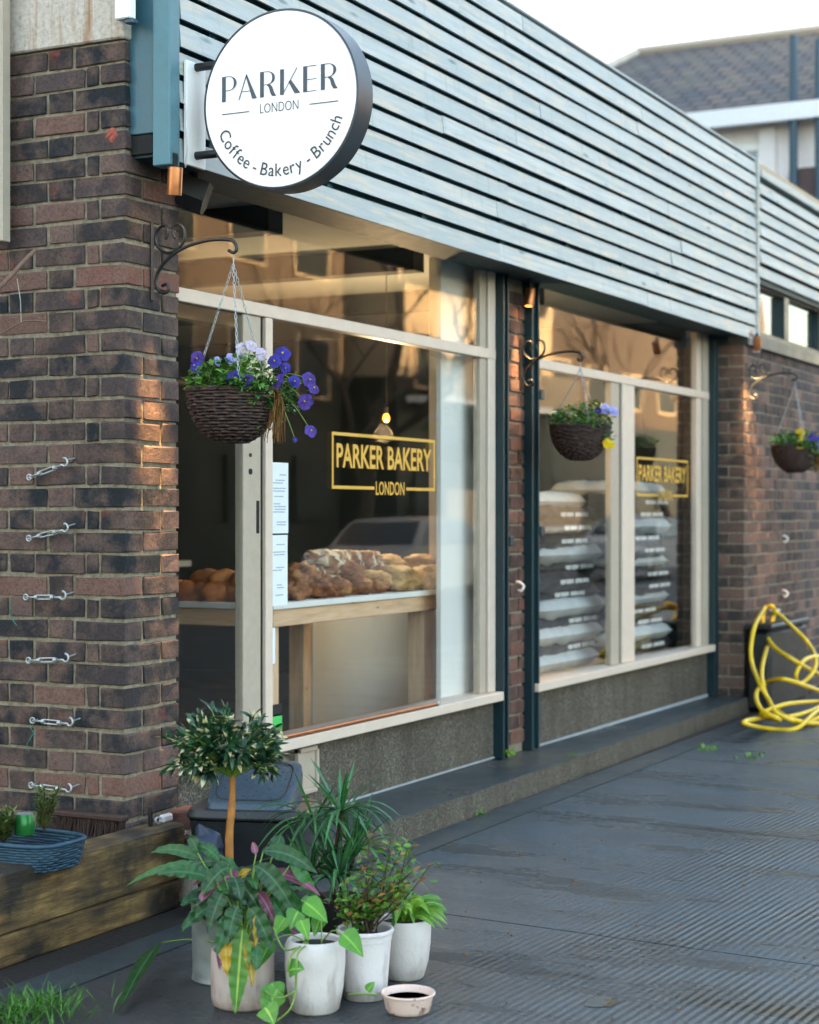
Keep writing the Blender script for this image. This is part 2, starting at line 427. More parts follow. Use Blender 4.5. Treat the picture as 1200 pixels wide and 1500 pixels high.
damp_shade = n.math('MULTIPLY', n.math('MULTIPLY', dx_.outputs[0], dy_.outputs[0]), .95)  # dark zone by the planter: wet paving plus shade put into the colour
cc = n.mix(damp_shade, cc, lin('#0d1315'))
rg = n.ramp(wet, [(.34, (.16, .16, .16)), (.56, (.4, .4, .4))])
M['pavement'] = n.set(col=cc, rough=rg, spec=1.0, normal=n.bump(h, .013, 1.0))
# glass: clear, with the grazing reflection of a real pane
n = NT('glass'); lw = n.n('LayerWeight'); lw.inputs[0].default_value = .5
fr = n.math('MULTIPLY_ADD', n.math('POWER', lw.outputs['Facing'], 5.0), .9, .03, clamp=True)
gl = n.n('BsdfGlossy'); gl.inputs['Roughness'].default_value = .01; gl.inputs['Color'].default_value = (1, 1, 1, 1)
tr = n.n('BsdfTransparent'); tr.inputs[0].default_value = (.955, .96, .955, 1)
n.l(n.bump(n.noise(n.coord('Object'), 1.1, 1), .01, .16), gl.inputs['Normal'])
mx = n.n('MixShader'); n.l(fr, mx.inputs[0]).l(tr.outputs[0], mx.inputs[1]).l(gl.outputs[0], mx.inputs[2]).l(mx.outputs[0], n.o.inputs[0]); M['glass'] = n.m
# leaves
def leafmat(name, dark, light, rib=None, under=None, rough=.38, edge=None, pred=0):
    n = NT(name); co = n.coord(rnd=True); at = n.n('Attribute', attribute_name='tint'); ed = n.n('Attribute', attribute_name='edge'); oi = n.n('ObjectInfo')
    f = n.math('ADD', n.math('MULTIPLY', at.outputs['Fac'], .55), n.math('MULTIPLY', n.noise(co, 45, 3), .45))
    cc = n.ramp(f, [(.25, lin(dark)), (.75, lin(light))])
    cc = n.mix(n.math('MULTIPLY', oi.outputs['Random'], .35), cc, lin(dark))
    if rib: cc = n.mix(n.ramp(ed.outputs['Fac'], [(.03, (.8, .8, .8)), (.16, (0, 0, 0))]), cc, lin(rib))
    if edge: cc = n.mix(n.ramp(n.math('ADD', ed.outputs['Fac'], n.math('MULTIPLY', n.noise(co, 60, 2), .3)), [(.66, (0, 0, 0)), (.86, (.95, .95, .95))]), cc, lin(edge))
    if under:
        gm = n.n('NewGeometry'); cc = n.mix(gm.outputs['Backfacing'], cc, lin(under))
    n.set(col=cc, rough=rough, spec=.5, normal=n.bump(n.noise(co, 220, 2), .0006))
    tl = n.n('BsdfTranslucent'); n.l(n.mix(1.0, cc, (1.1, 1.25, .6, 1), 'MULTIPLY'), tl.inputs[0])
    mx = n.n('MixShader'); mx.inputs[0].default_value = .25
    n.l(n.p.outputs[0], mx.inputs[1]).l(tl.outputs[0], mx.inputs[2]).l(mx.outputs[0], n.o.inputs[0]); M[name] = n.m
leafmat('leaf_dark', '#0b3316', '#2c7434', rib='#3f7048', under='#4a2438', rough=.42)
leafmat('leaf_yellow', '#7a6a1a', '#b9912a', rib='#cfae4a')
leafmat('leaf_lime', '#3f7a2c', '#7fb23c', rib='#b9d060')
leafmat('leaf_purple', '#5a2638', '#8c4a63', rib='#b07a8a')
leafmat('leaf_bay', '#0e3020', '#316040', edge='#cdbf92', rough=.3)
leafmat('blade', '#134022', '#418148', rib='#6fa07a', rough=.35)
leafmat('leaf_pothos', '#2f7024', '#5fa02e', rib='#86bb4a', rough=.4)
leafmat('leaf_shrub', '#2a5a1a', '#77a83a')
leafmat('leaf_basket', '#16421c', '#5f9436')
leafmat('leaf_herb', '#38502a', '#7c8a4e')
leafmat('grass', '#1f5218', '#4f8a2a')
leafmat('petal_blue', '#170f66', '#2c249c', rough=.6)
leafmat('petal_violet', '#2f1870', '#54349c', rough=.6)
leafmat('petal_white', '#b9a6c4', '#d6c8da', rough=.6)
leafmat('petal_lilac', '#8f8fdc', '#b8b6ea', rough=.6)
leafmat('petal_yellow', '#e0b400', '#f2d21a', rough=.6)
leafmat('dead_leaf', '#6b4a26', '#a6763a', rough=.8)
# bread
def breadmat(name, dark, mid, light, fl=0):
    n = NT(name); co = n.coord(rnd=True); a = n.noise(co, 14, 5, .6); b = n.noise(co, 90, 4, .7); oi = n.n('ObjectInfo')
    cc = n.ramp(a, [(.3, lin(dark)), (.5, lin(mid)), (.72, lin(light))])
    if fl: cc = n.mix(n.ramp(n.noise(n.coord('Object', (9, 3, 3), rnd=True), 2.5, 3), [(.48, (0, 0, 0)), (.56, (.9, .9, .9))]), cc, lin('#e8d9b8'))
    M[name] = n.set(col=cc, rough=.6, normal=n.bump(b, .006))
breadmat('crust', '#5a2c18', '#9a5a30', '#cf9a5c')
breadmat('crust_flour', '#5a301a', '#94592f', '#c08c58', 1)
breadmat('croissant', '#7a3512', '#b9601f', '#d98f40')
breadmat('seeded', '#7a5a36', '#b98a50', '#dcb678')
def emis(name, col, st):
    n = NT(name); M[name] = n.set(col=lin(col), emit=lin(col), estr=st)
emis('lamp_glow', '#ffd9a0', 5); emis('bulb', '#ff9a30', 1.6)

# ------------------------------------------------------------------ ground and road
def sheet(name, x0, y0, x1, y1, z, mat, parent=None, th=.05):
    return MB().box((x0, y0, z - th), (x1, y1, z)).build(name, M[mat], parent)
tag(sheet('ground', -500, -500, 600, 500, -.17, 'asphalt', th=.2), kind='structure')
pav = tag(sheet('pavement', -9, -4.1, 30, .4, -.012, 'soil', th=.12), kind='structure')
for i in range(19):
    x0 = -7.5 + 2 * i
    sk = -.085
    mb = MB(); g = .006
    ys = (-.462, -2.3, -4.1)
    for j in range(1):
        xs = [x0 + g + sk * (-y - .46) for y in ys]; xe = [x0 + 2 - g + sk * (-y - .46) for y in ys]
        mb.prism([(xs[0], ys[0]), (xe[0], ys[0]), (xe[2], ys[2]), (xs[2], ys[2])], lambda u, v, d: (u, v, d), -.1, 0.0)
    mb.build('slab', M['pavement'], pav)
mb = MB(); mb.box((-7.5, -.455, -.1), (30, -.29, .003)); mb.build('gutter_strip', M['step_stone'], pav)
MB().box((-7.5, -.288, -.1), (.35, .3, .001)).build('edge_slab', M['soil'], pav)
for i in range(30):
    MB().box((-7.5 + i, -4.24, -.2), (-7.5 + i + .99, -4.105, .006), .012).build('kerbstone', M['aggregate'], pav)

# ------------------------------------------------------------------ brickwork
BR = {}
def brick_mesh(L, Dp, Hh, mat, var=4):
    k = (round(L, 3), Dp, Hh, mat)
    if k not in BR:
        BR[k] = []
        for q in range(var):
            mb = MB(); mb.box((-L / 2, -Dp / 2, -Hh / 2), (L / 2, Dp / 2, Hh / 2), .003)
            mb.v = [tuple(Vector(v) + Vector((random.gauss(0, .0014), random.gauss(0, .0014), random.gauss(0, .0024)))) for v in mb.v]
            BR[k].append(mb.mesh('brick', M[mat]))
    return random.choice(BR[k])
BH, CRS, JT = .065, .0772, .0125
def brick(parent, c, L, Dp, along='X', mat='brick'):
    me = brick_mesh(L, Dp, BH, mat)
    a = random.gauss(0, .004)
    mw = Matrix.Translation(Vector(c) + Vector((random.gauss(0, .0009), random.gauss(0, .0009), random.gauss(0, .0012)))) @ Matrix.Rotation((PI / 2 if along == 'Y' else 0) + (PI if random.random() < .5 else 0) + a * .6, 4, 'Z') @ Matrix.Rotation(a, 4, 'Y')
    return put('brick', me, parent, mw)
# corner pier: end wall (faces -X) and narrow front (faces -Y)
pier = thing('brick_wall', (0.1, .3, 0), 'dark brown brick corner wall at left with turnbuckles and pale mortar', 'wall')
MB().box((.0075, .0075, -.1), (.3205, 5.1, 3.006)).build('mortar_core', M['mortar'], pier)
for r in range(2, 39):
    z = r * CRS + .035
    if r % 2 == 0:
        brick(pier, (.05125, .1065, z), .213, .1025, 'Y'); y = .2255; k = 0
        brick(pier, (.115 + .1065, .05125, z), .213, .1025, 'X')
    else:
        brick(pier, (.1065, .05125, z), .213, .1025, 'X')
        brick(pier, (.2255 + .05125, .05125, z), .1025, .1025, 'X')
        brick(pier, (.05125, .115 + .024, z), .048, .1025, 'Y'); y = .1755; k = 1
    while y < 1.15:
        L = .1025 if k == 0 else .213
        brick(pier, (.05125, y + L / 2, z), L, .1025, 'Y'); y += L + JT; k = 1 - k
# pale concrete panel above it
mb = MB(); mb.box((-.012, -.004, 3.009), (.3, 5.1, 4.6), .006); o = mb.build('concrete_panel', M['concrete']); tag(o, 'pale stained concrete panel above the brick corner wall, top left', 'panel')
# middle pier between the green guide rails
XP0, XP1 = 3.385, 3.755
mp = thing('brick_pier', (3.5, .2, .115), 'narrow red-brown brick pier between two dark green steel rails', 'pier')
MB().box((XP0, .1, .1), (XP1, .45, 2.9)).build('mortar_core', M['mortar'], mp)
for r in range(2, 33):
    z = r * CRS + .035
    x = XP0; k = r % 2
    seq = [.213, .1025] if k else [.1025, .213]
    for L in seq:
        brick(mp, (x + .012 + L / 2, .14, z), L, .1025, 'X', 'brick_red'); x += L + JT
# far wall beyond the shop windows: return face and front face
XF, YF = 7.02, -.14
fw = thing('far_brick_wall', (7.3, 0, 0), 'brown brick wall at far right with yellow hose at its foot', 'wall')
MB().box((XF + .006, YF + .006, -.1), (13, .3, 2.53)).build('mortar_core', M['mortar'], fw)
rest = MB(); cnt = 0; cand = []
for r in range(0, 33):
    z = r * CRS + .035
    if r % 2 == 0:
        cand.append((7.0, (XF + .05125, YF + .1065, z), .213, 'Y')); x = XF + .115; k = 1
    else:
        cand.append((7.0, (XF + .1065, YF + .05125, z), .213, 'X')); cand.append((7.0, (XF + .05125, YF + .115 + .05, z), .1025, 'Y')); x = XF + .2255; k = 0
    while x < 12.75:
        L = .1025 if k == 0 else .213
        cand.append((x, (x + L / 2, YF + .05125, z), L, 'X')); x += L + JT; k = 1 - k
cand.sort(key=lambda q: q[0])
for i, (x, c, L, al) in enumerate(cand):
    if i < 298: brick(fw, c, L, .1025, al, 'brick_far')
    else:
        rest.tint = random.random()
        hx = L / 2; rest.box((c[0] - hx, c[1] - .051, c[2] - BH / 2), (c[0] + hx, c[1] + .051, c[2] + BH / 2), .004)
n_ = NT('brick_joined'); at = n_.n('Attribute', attribute_name='tint')
M['brick_joined'] = n_.set(col=n_.ramp(at.outputs['Fac'], [(0, lin('#3a3638')), (.5, lin('#5b4a48')), (1, lin('#86675c'))]), rough=.85, normal=n_.bump(n_.noise(n_.coord(), 60, 5), .005))
tag(rest.build('bricks', M['brick_joined'], fw), kind='stuff')
rest = MB()
for r in range(2, 39):
    y = 1.33 + (r % 2) * .07; k = r % 2
    while y < 5:
        L = .1025 if k == 0 else .213
        rest.tint = random.random() * .55; rest.box((0, y, r * CRS + .0025), (.1, y + L, r * CRS + .0675), .003); y += L + JT; k = 1 - k
tag(rest.build('bricks', M['brick_joined'], pier), kind='stuff')

# ------------------------------------------------------------------ shopfront
YW = .1
XW0, XW1 = .33, 3.31          # first window
XV0, XV1 = 3.82, 6.93         # second window
# plinth below the windows and step
pl = thing('window_plinth', (2, .2, .1), 'speckled grey aggregate plinth under the window with bread', 'plinth')
MB().box((.335, YW - .005, .1), (XW1, YW + .25, .408), .004).build('panel', M['aggregate'], pl)
MB().box((.9, YW - .012, .112), (XW1, YW - .0055, .1195)).build('sealant', M['shop_grey'], pl)
mb = MB(); a, b = PT(436, 1150, Y=YW - .02), PT(467, 1098, Y=YW - .02)
x0, x1 = a.x, b.x
for bx in (((x0, .2), (x0 + .02, .395)), ((x1 - .02, .2), (x1, .395)), ((x0, .2), (x1, .22)), ((x0, .375), (x1, .395))):
    mb.box((bx[0][0], YW - .025, bx[0][1]), (bx[1][0], YW - .004, bx[1][1]), .003)
v = mb.build('vent_frame', M['beige_paint'], pl); MB().box((x0 + .01, YW - .012, .21), (x1 - .01, YW - .0045, .385)).build('grille', M['beige_paint'], v)
p2 = thing('window_plinth', (5, .2, .1), 'brown-stained aggregate plinth under the window with flour sacks', 'plinth')
MB().box((XV0 - .06, YW - .005, .09), (XV1, YW + .25, .408), .004).build('panel', M['aggregate'], p2)
MB().box((XV0 - .06, YW - .012, .09), (XV1, YW - .0055, .112)).build('sealant', M['shop_grey'], p2)
mb = MB()
def stepf(u, v, d): return (u, v, d - .004 * max(0, u - 1.5))
mb.prism([(.36, -.315), (7.015, -.175), (7.015, .2), (.36, .2)], stepf, .0, .115)
stp = tag(mb.build('entrance_step', M['step_stone']), 'long dark stone step along the foot of the shopfront', 'step')
mb = MB(); mb.prism([(.36, -.319), (7.012, -.179), (7.012, -.1752), (.36, -.3152)], stepf, 0, .112); mb.build('riser', M['aggregate'], stp)
def frame_box(par, name, x0, x1, z0, z1, mat='cream_paint', y0=.086, y1=.13, c=.003):
    return MB().box((x0, y0, z0), (x1, y1, z1), c).build(name, M[mat], par)
def pane(par, x0, x1, z0, z1, y=YW + .004):
    mb = MB(); mb.box((x0, y - .003, z0), (x1, y + .003, z1)); return mb.build('pane', M['glass'], par)
def text_mesh(s, w=None, h=None, bold=0, fit=True):
    cu = bpy.data.curves.new('text', 'FONT'); cu.body = s; cu.offset = bold; cu.resolution_u = 3
    o = bpy.data.objects.new('text', cu); COL.objects.link(o)
    dg = bpy.context.evaluated_depsgraph_get(); me = o.evaluated_get(dg).to_mesh()
    vs = [Vector(v.co) for v in me.vertices]; fs = [list(p.vertices) for p in me.polygons]
    o.evaluated_get(dg).to_mesh_clear(); bpy.data.objects.remove(o); bpy.data.curves.remove(cu)
    if fit:
        x0, x1 = min(v.x for v in vs), max(v.x for v in vs); y0, y1 = min(v.y for v in vs), max(v.y for v in vs)
        vs = [((v.x - x0) / (x1 - x0) * w, (v.y - y0) / (y1 - y0) * h) for v in vs]
    else: vs = [(v.x, v.y) for v in vs]
    return vs, fs
def gold_lettering(par, x0, x1, z0, z1, name='lettering'):
    Y = YW - .0035; mb = MB(); t = .014; w = x1 - x0
    def bar(a, b, c, d): mb.box((a, Y, b), (c, Y - .0012, d))
    bar(x0, z0, x0 + t, z1); bar(x1 - t, z0, x1, z1); bar(x0 + t, z1 - t, x1 - t, z1)
    bar(x0 + t, z0, x0 + .385 * w, z0 + t); bar(x0 + .70 * w, z0, x1 - t, z0 + t)
    vs, fs = text_mesh('PARKER BAKERY', w * .92, .105, .022)
    mb.add([(x0 + w * .04 + u, Y - .001, z0 + .093 + v) for u, v in vs], fs)
    vs, fs = text_mesh('LONDON', w * .28, .062, .012)
    mb.add([(x0 + w * .40 + u, Y - .001, z0 - .024 + v) for u, v in vs], fs)
    return mb.build(name, M['gold'], par)
w1 = thing('shop_window', (1.8, .1, .41), 'cream-framed shop window with gold lettering and bread display', 'window')
frame_box(w1, 'sill', XW0, XW1 - .005, .41, .455, y0=.035, y1=.2)
frame_box(w1, 'transom', XW0, XW1 - .003, 2.155, 2.207, y0=.08)
frame_box(w1, 'head', XW0, XW1 - .003, 2.68, 2.73)
frame_box(w1, 'jamb', XW0, XW0 + .03, .456, 2.154)
frame_box(w1, 'jamb', 3.135, 3.205, .456, 2.154, 'beige_paint', y0=.09); frame_box(w1, 'jamb', 3.222, 3.308, .456, 2.679, y0=.083)
frame_box(w1, 'jamb', 3.135, 3.205, 2.208, 2.679, 'beige_paint', y0=.09)
MB().box((3.2, .098, .456), (3.224, .12, 2.679)).build('gasket', M['dark_gap'], w1)
xm0, xm1, xm2, xm3 = .905, 1.035, 1.062, 1.115
st = frame_box(w1, 'door_stile', xm0, xm1, .456, 2.154, 'beige_paint', y0=.09)
MB().box((xm1 - .003, .099, .456), (xm2 + .003, .12, 2.154)).build('gasket', M['dark_gap'], w1)
frame_box(w1, 'mullion', xm2, xm3, .456, 2.154, y0=.082)
xh = .955
mb = MB()
for zz, rr in ((1.6, .008), (1.535, .012)):
    mb.lathe([(rr, 0), (rr, .004)], n=14, mat=Matrix.Translation((xh, .0905, zz)) @ Matrix.Rotation(PI / 2, 4, 'X'))
mb.box((1.0, .0885, 1.29), (1.022, .093, 1.42))
mb.build('lock_slot', M['dark_gap'], st)
pane(w1, XW0 + .02, xm0 + .01, .45, 2.16); pane(w1, xm3 - .01, 3.14, .45, 2.16); pane(w1, XW0 + .02, 3.14, 2.2, 2.69)
gold_lettering(w1, 1.622, 2.625, 1.475, 1.72)
w2 = thing('shop_window', (5.4, .1, .41), 'cream-framed shop window with gold lettering and stacked flour sacks', 'window')
frame_box(w2, 'sill', XV0 - .05, XV1, .41, .455, y0=.035, y1=.2); frame_box(w2, 'transom', XV0 - .05, XV1, 2.155, 2.207, y0=.08)
frame_box(w2, 'head', XV0 - .05, XV1, 2.68, 2.73)
for z0, z1 in ((.456, 2.154), (2.208, 2.679)):
    frame_box(w2, 'jamb', 6.67, 6.77, z0, z1, y0=.086); frame_box(w2, 'jamb', 6.80, 6.925, z0, z1, 'beige_paint', y0=.083)
MB().box((6.765, .1, .456), (6.805, .12, 2.679)).build('gasket', M['dark_gap'], w2)
frame_box(w2, 'mullion', 5.02, 5.155, .456, 2.154, 'beige_paint', y0=.09)
MB().box((5.15, .1, .456), (5.2, .12, 2.154)).build('gasket', M['dark_gap'], w2)
frame_box(w2, 'mullion', 5.195, 5.41, .456, 2.154, y0=.083)
pane(w2, XV0 - .04, 5.03, .45, 2.16); pane(w2, 5.4, 6.68, .45, 2.16); pane(w2, XV0 - .04, 6.68, 2.2, 2.69)
gold_lettering(w2, 5.483, 6.502, 1.475, 1.72)
# dark green shutter guide rails
def rail(x0, x1, label, z1=2.6):
    t = thing('shutter_rail', ((x0 + x1) / 2, .07, .11), label, 'rail', 'dark green steel rails beside the windows')
    MB().box((x0, .04, .108), (x0 + .014, .13, z1), .002).build('flange', M['green_steel'], t)
    MB().box((x0 + .0145, .06, .108), (x1 - .0145, .13, z1)).build('web', M['green_steel'], t)
    MB().box((x1 - .014, .04, .108), (x1, .13, z1), .002).build('flange', M['green_steel'], t)
    return t
r1 = rail(3.313, 3.384, 'dark green steel rail on the bread window side of the brick pier')
r2 = rail(3.69, 3.79, 'dark green steel rail on the sack window side of the brick pier')
r3 = rail(6.935, 7.015, 'dark green steel rail against the far brick wall')
MB().box((3.384, .03, 1.2), (3.43, .055, 1.25), .004).build('lug', M['green_steel'], r1)
for zz in (1.98, 1.25): MB().box((3.79, .03, zz), (3.84, .055, zz + .05), .004).build('lug', M['green_steel'], r2)

# ------------------------------------------------------------------ timber fascias
fa = thing('timber_fascia', (3.6, -.1, 2.58), 'pale blue-grey timber slat fascia above the shop windows', 'fascia')
FX0, FX1, FY = .085, 7.235, -.17
MB().box((.05, -.125, 2.62), (FX1, -.1, 3.84)).build('backing', M['dark_backing'], fa)
MB().box((.05, -.135, 2.602), (FX1, .11, 2.625)).build('soffit_board', M['soffit'], fa)
MB().box((.05, -.155, 2.585), (FX1, -.126, 2.6015)).build('soffit_batten', M['soffit'], fa)
nrow = 13; pitch = (3.853 - 2.592) / nrow
def slat(par, x0, x1, z0, h, y=FY, tilt=.008, th=.022):
    L = x1 - x0; mb = MB(); dx = .0
    mb.prism([(y, z0), (y + th, z0 + .006), (y + th + tilt, z0 + h), (y + tilt, z0 + h - .001)], lambda u, v, d: (d, u, v), -L / 2, L / 2)
    mw = Matrix.Translation(((x0 + x1) / 2, random.gauss(0, .0012), random.gauss(0, .0018))) @ Matrix.Rotation(random.gauss(0, .0007), 4, 'Y') @ Matrix.Rotation(random.gauss(0, .0007), 4, 'Z')
    # sideways cut ends and slight wander
    return mb.build('slat', M['cladding'], par, mw=mw)
for r in range(nrow):
    z0 = 2.592 + r * pitch; h = pitch - .018
    if r == 0: z0 -= .006; h += .006
    cuts = [FX0] + sorted([FX0 + (FX1 - FX0) * (.25 + .2 * random.random()), FX0 + (FX1 - FX0) * (.62 + .2 * random.random())]) + [FX1]
    if r % 3 == 1: cuts.pop(1)
    for a, b in zip(cuts, cuts[1:]): slat(fa, a + .0012, b - .0012, z0, h)
for i in range(9):       # vertical battens behind the slats
    x = .3 + i * .85; MB().box((x, -.148, 2.63), (x + .045, -.1255, 3.84)).build('batten', M['dark_backing'], fa)
MB().box((FX1 + .001, -.182, 2.585), (FX1 + .035, -.08, 3.87), .003).build('end_trim', M['cladding'], fa)
MB().box((FX1 + .003, -.185, 2.5), (FX1 + .033, -.12, 2.584), .004).build('end_cap', M['white_plastic'], fa)
MB().box((.045, -.16, 3.856), (FX1 + .03, -.07, 3.872), .003).build('capping', M['cladding'], fa)
# end of the fascia, seen from the side
MB().box((.032, -.098, 2.68), (.052, .02, 4.6), .003).build('end_board', M['teal_paint'], fa)
MB().box((.02, -.172, 2.562), (.083, -.1, 4.6), .004).build('corner_post', M['teal_light'], fa)
MB().box((.034, -.09, 2.612), (.05, -.002, 2.676), 0).build('mesh_strip', M['dark_gap'], fa)
# second fascia further along
f2 = thing('timber_fascia', (9.5, -.1, 3.0), 'shorter pale slat fascia beyond the first, far right', 'fascia')
MB().box((7.36, -.12, 3.05), (13, -.1, 3.8)).build('backing', M['dark_backing'], f2)
MB().box((7.30, -.15, 3.0), (13, .1, 3.045)).build('soffit_board', M['soffit'], f2)
for r in range(7):
    z0 = 3.045 + r * .098
    slat(f2, 7.33 + .02 * (r % 2), 10.2, z0, .077); slat(f2, 10.203, 13, z0, .077)
MB().box((7.3, -.19, 3.745), (13, -.09, 3.80), .003).build('capping', M['cladding'], f2)
MB().box((7.29, -.16, 3.802), (13, -.05, 3.855), .003).build('capping', M['sun_render'], f2)
# high strip window over the far wall
sw = thing('strip_window', (9, -.1, 2.6), 'dark-framed high strip window above the far brick wall', 'window')
MB().box((7.04, YF - .03, 2.535), (13, .15, 2.625), .006).build('sill', M['step_stone'], sw)
MB().box((7.04, YF + .02, 2.63), (13, .1, 2.67)).build('frame_rail', M['green_steel'], sw); MB().box((7.04, YF + .02, 2.985), (13, .1, 3.0)).build('frame_rail', M['green_steel'], sw)
for x in (7.1, 8.12, 9.2, 10.3, 11.4): MB().box((x, YF + .01, 2.671), (x + .13, .1, 2.984)).build('mullion', M['green_steel'], sw)
for x in (7.1, 8.12, 9.2, 10.3): MB().box((x + .131, YF + .06, 2.671), (x + 1.02, YF + .066, 2.984)).build('pane', M['glass'], sw)

# ------------------------------------------------------------------ shop interior
rm = thing('shop_room', (3.5, 2, .1), 'dim shop interior with grey walls seen through the windows', 'room')
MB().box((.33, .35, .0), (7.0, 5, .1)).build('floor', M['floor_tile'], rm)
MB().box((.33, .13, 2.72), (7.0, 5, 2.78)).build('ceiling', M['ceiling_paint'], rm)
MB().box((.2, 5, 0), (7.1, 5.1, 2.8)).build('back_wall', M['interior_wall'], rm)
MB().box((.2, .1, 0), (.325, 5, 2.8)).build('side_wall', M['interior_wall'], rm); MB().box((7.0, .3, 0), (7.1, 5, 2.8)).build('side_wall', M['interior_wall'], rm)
MB().box((PT(646, 700, Y=.19).x, .19, .1), (3.36, .215, 2.715)).build('white_pier', M['white_paint'], rm); MB().box((3.34, .22, .1), (3.8, .48, 2.715)).build('pier_side', M['white_paint'], rm)
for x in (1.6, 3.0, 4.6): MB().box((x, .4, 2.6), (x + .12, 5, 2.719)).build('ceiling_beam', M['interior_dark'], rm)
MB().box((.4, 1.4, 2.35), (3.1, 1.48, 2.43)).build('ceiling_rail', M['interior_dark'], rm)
# shop roof, and an unseen block added to shade pavement and buildings opposite
ub = thing('shade_block', (12, 9, 0), 'unseen brick block added behind the single-storey shop to cast shade', 'building')
MB().box((7.2, .42, 0), (13, 13.9, 2.79)).build('rear_wing', M['sun_brick'], ub)
MB().box((.34, .42, 2.8), (13, 13.9, 3.1)).build('roof', M['concrete'], ub)
MB().box((-14, 14, 0), (34, 22, 15.2)).build('wall', M['sun_brick'], ub); MB().box((34.01, 14.3, 0), (62, 22, 14)).build('shade_wing', M['sun_brick'], ub)

for zc in (4.2, 7.0, 9.8, 12.6):
    for i in range(11):
        x = -12 + i * 4.2
        f_ = MB().box((x, 13.93, zc), (x + 1.7, 13.998, zc + 1.5), .01).build('window', M['white_paint'], ub); MB().box((x + .1, 13.925, zc + .1), (x + 1.6, 13.929, zc + 1.4)).build('window_pane', M['car_dark'], f_)
# ------------------------------------------------------------------ round projecting sign
SX = .115
sc_ = PT(410, 145, X=SX); SY, SZ, SR = sc_.y, sc_.z, .303
sg = thing('round_sign', (SX, SY, SZ - SR), 'round white projecting sign with black rim on two arms from the fascia', 'sign')
rot = Matrix.Translation((SX, SY, SZ)) @ Matrix.Rotation(PI / 2, 4, 'Y')
MB().lathe([(SR - .007, .004), (SR - .006, -.004), (SR, -.002), (SR, .098), (SR - .004, .102), (.0, .102)], n=96, mat=rot, caps=False).build('drum', M['sign_rim'], sg, auto=40)
MB().lathe([(SR - .0065, .0015), (SR - .0085, -.003), (0, -.0035)], n=96, mat=rot).build('face', M['sign_white'], sg, auto=30)
def sface(u, v, d=0): return (SX - .0045 - d, SY - u, SZ + v)     # u to the right as read, v up
def glyph(ch):
    """high-contrast display capitals, unit height; returns polygons"""
    T, t = .165, .026
    def bowl(cx, cy, rx, ry, th):
        n = 14; out = []
        for i in range(n):
            a0, a1 = PI / 2 - PI * i / n, PI / 2 - PI * (i + 1) / n
            w = lambda a: t + (th - t) * max(0, math.cos(a)) ** 1.3
            q = lambda a, k: (cx + (rx - k * w(a)) * math.cos(a), cy + (ry - k * t) * math.sin(a))
            out.append([q(a0, 0), q(a1, 0), q(a1, 1), q(a0, 1)])
        return out
    stem = [(0, 0), (T, 0), (T, 1), (0, 1)]
    if ch == 'P': return [stem, [(T, 1 - t), (.28, 1 - t), (.28, 1), (T, 1)], [(T, .42), (.28, .42), (.28, .42 + t), (T, .42 + t)]] + bowl(.28, .71, .36, .29, .12), .66
    if ch == 'A': return [[(.0, 0), (.04, 0), (.36, .93), (.335, .97)], [(.335, 1), (.36, 1), (.8, 0), (.6, 0), (.325, .9)], [(.12, .3), (.5, .3), (.5, .3 + t), (.13, .3 + t)]], .8
    if ch == 'R': return [stem, [(T, 1 - t), (.28, 1 - t), (.28, 1), (T, 1)], [(T, .46), (.3, .46), (.3, .46 + t), (T, .46 + t)]] + bowl(.28, .73, .36, .27, .12) + [[(.28, .47), (.42, .485), (.52, .38), (.62, .12), (.7, 0), (.52, 0), (.44, .14), (.38, .36)]], .72
    if ch == 'K': return [stem, [(T, .12), (T + .02, .1), (.74, 1), (.70, 1)], [(.36, .48), (.42, .36), (.62, 0), (.86, 0), (.46, .56)]], .84
    if ch == 'E': return [stem] + [[(T, z), (.56, z), (.56, z + t), (T, z + t)] for z in (0, .46, 1 - t)], .6
mb = MB()
u = 0; items = []
for ch in 'PARKER':
    ps, w = glyph(ch); items.append((ps, u)); u += w + (.14 if ch != 'P' else .06)
tot = u - .14; k = .455 / tot; hh = .086
for ps, u0 in items:
    for pl_ in ps:
        pp = [(-.2275 + (u0 + a) * k, .012 + b * hh) for a, b in pl_]
        mb.add([sface(a, b, .0006) for a, b in pp], [list(range(len(pp)))])
mb.build('lettering', M['ink'], sg)
mb = MB()
vs, fs = text_mesh('LONDON', .15, .032, -.012); mb.add([sface(-.075 + a, -.042 + b, .0006) for a, b in vs], fs)
for a in (-.2275, .118): mb.add([sface(x_, z_, .0006) for x_, z_ in ((a, -.032), (a + .11, -.032), (a + .11, -.029), (a, -.029))], [(0, 1, 2, 3)])
mb.build('small_lettering', M['ink_dark'], sg)
mb = MB(); s_ = 'Coffee - Bakery - Brunch'; adv = []; gl_ = []
for ch in s_:
    if ch == ' ': gl_.append(None); adv.append(.016); continue
    vs, fs = text_mesh(ch, fit=False); vs = [(a * .062, b * .062) for a, b in vs]; x0 = min(a for a, b in vs); x1 = max(a for a, b in vs)
    gl_.append(([(a - x0, b) for a, b in vs], fs)); adv.append(x1 - x0 + .0075)
RB = .259; total = sum(adv); span = R(140); kk = span * RB / total
pos = 0
for g_, ad_ in zip(gl_, adv):
    if g_:
        th = -PI / 2 - span / 2 + R(1) + (pos + ad_ / 2) * kk / RB
        c_, s2 = math.cos(th), math.sin(th)
        vs, fs = g_; w2_ = (ad_ - .0075) / 2; sx = min(1.15, kk)
        pts = []
        for a, b in vs:
            aa = (a - w2_) * sx; rr = RB - b
            pts.append(sface(rr * c_ - aa * s2, rr * s2 + aa * c_, .0006))
        mb.add(pts, fs)
    pos += ad_
mb.build('curved_lettering', M['ink_dark'], sg)
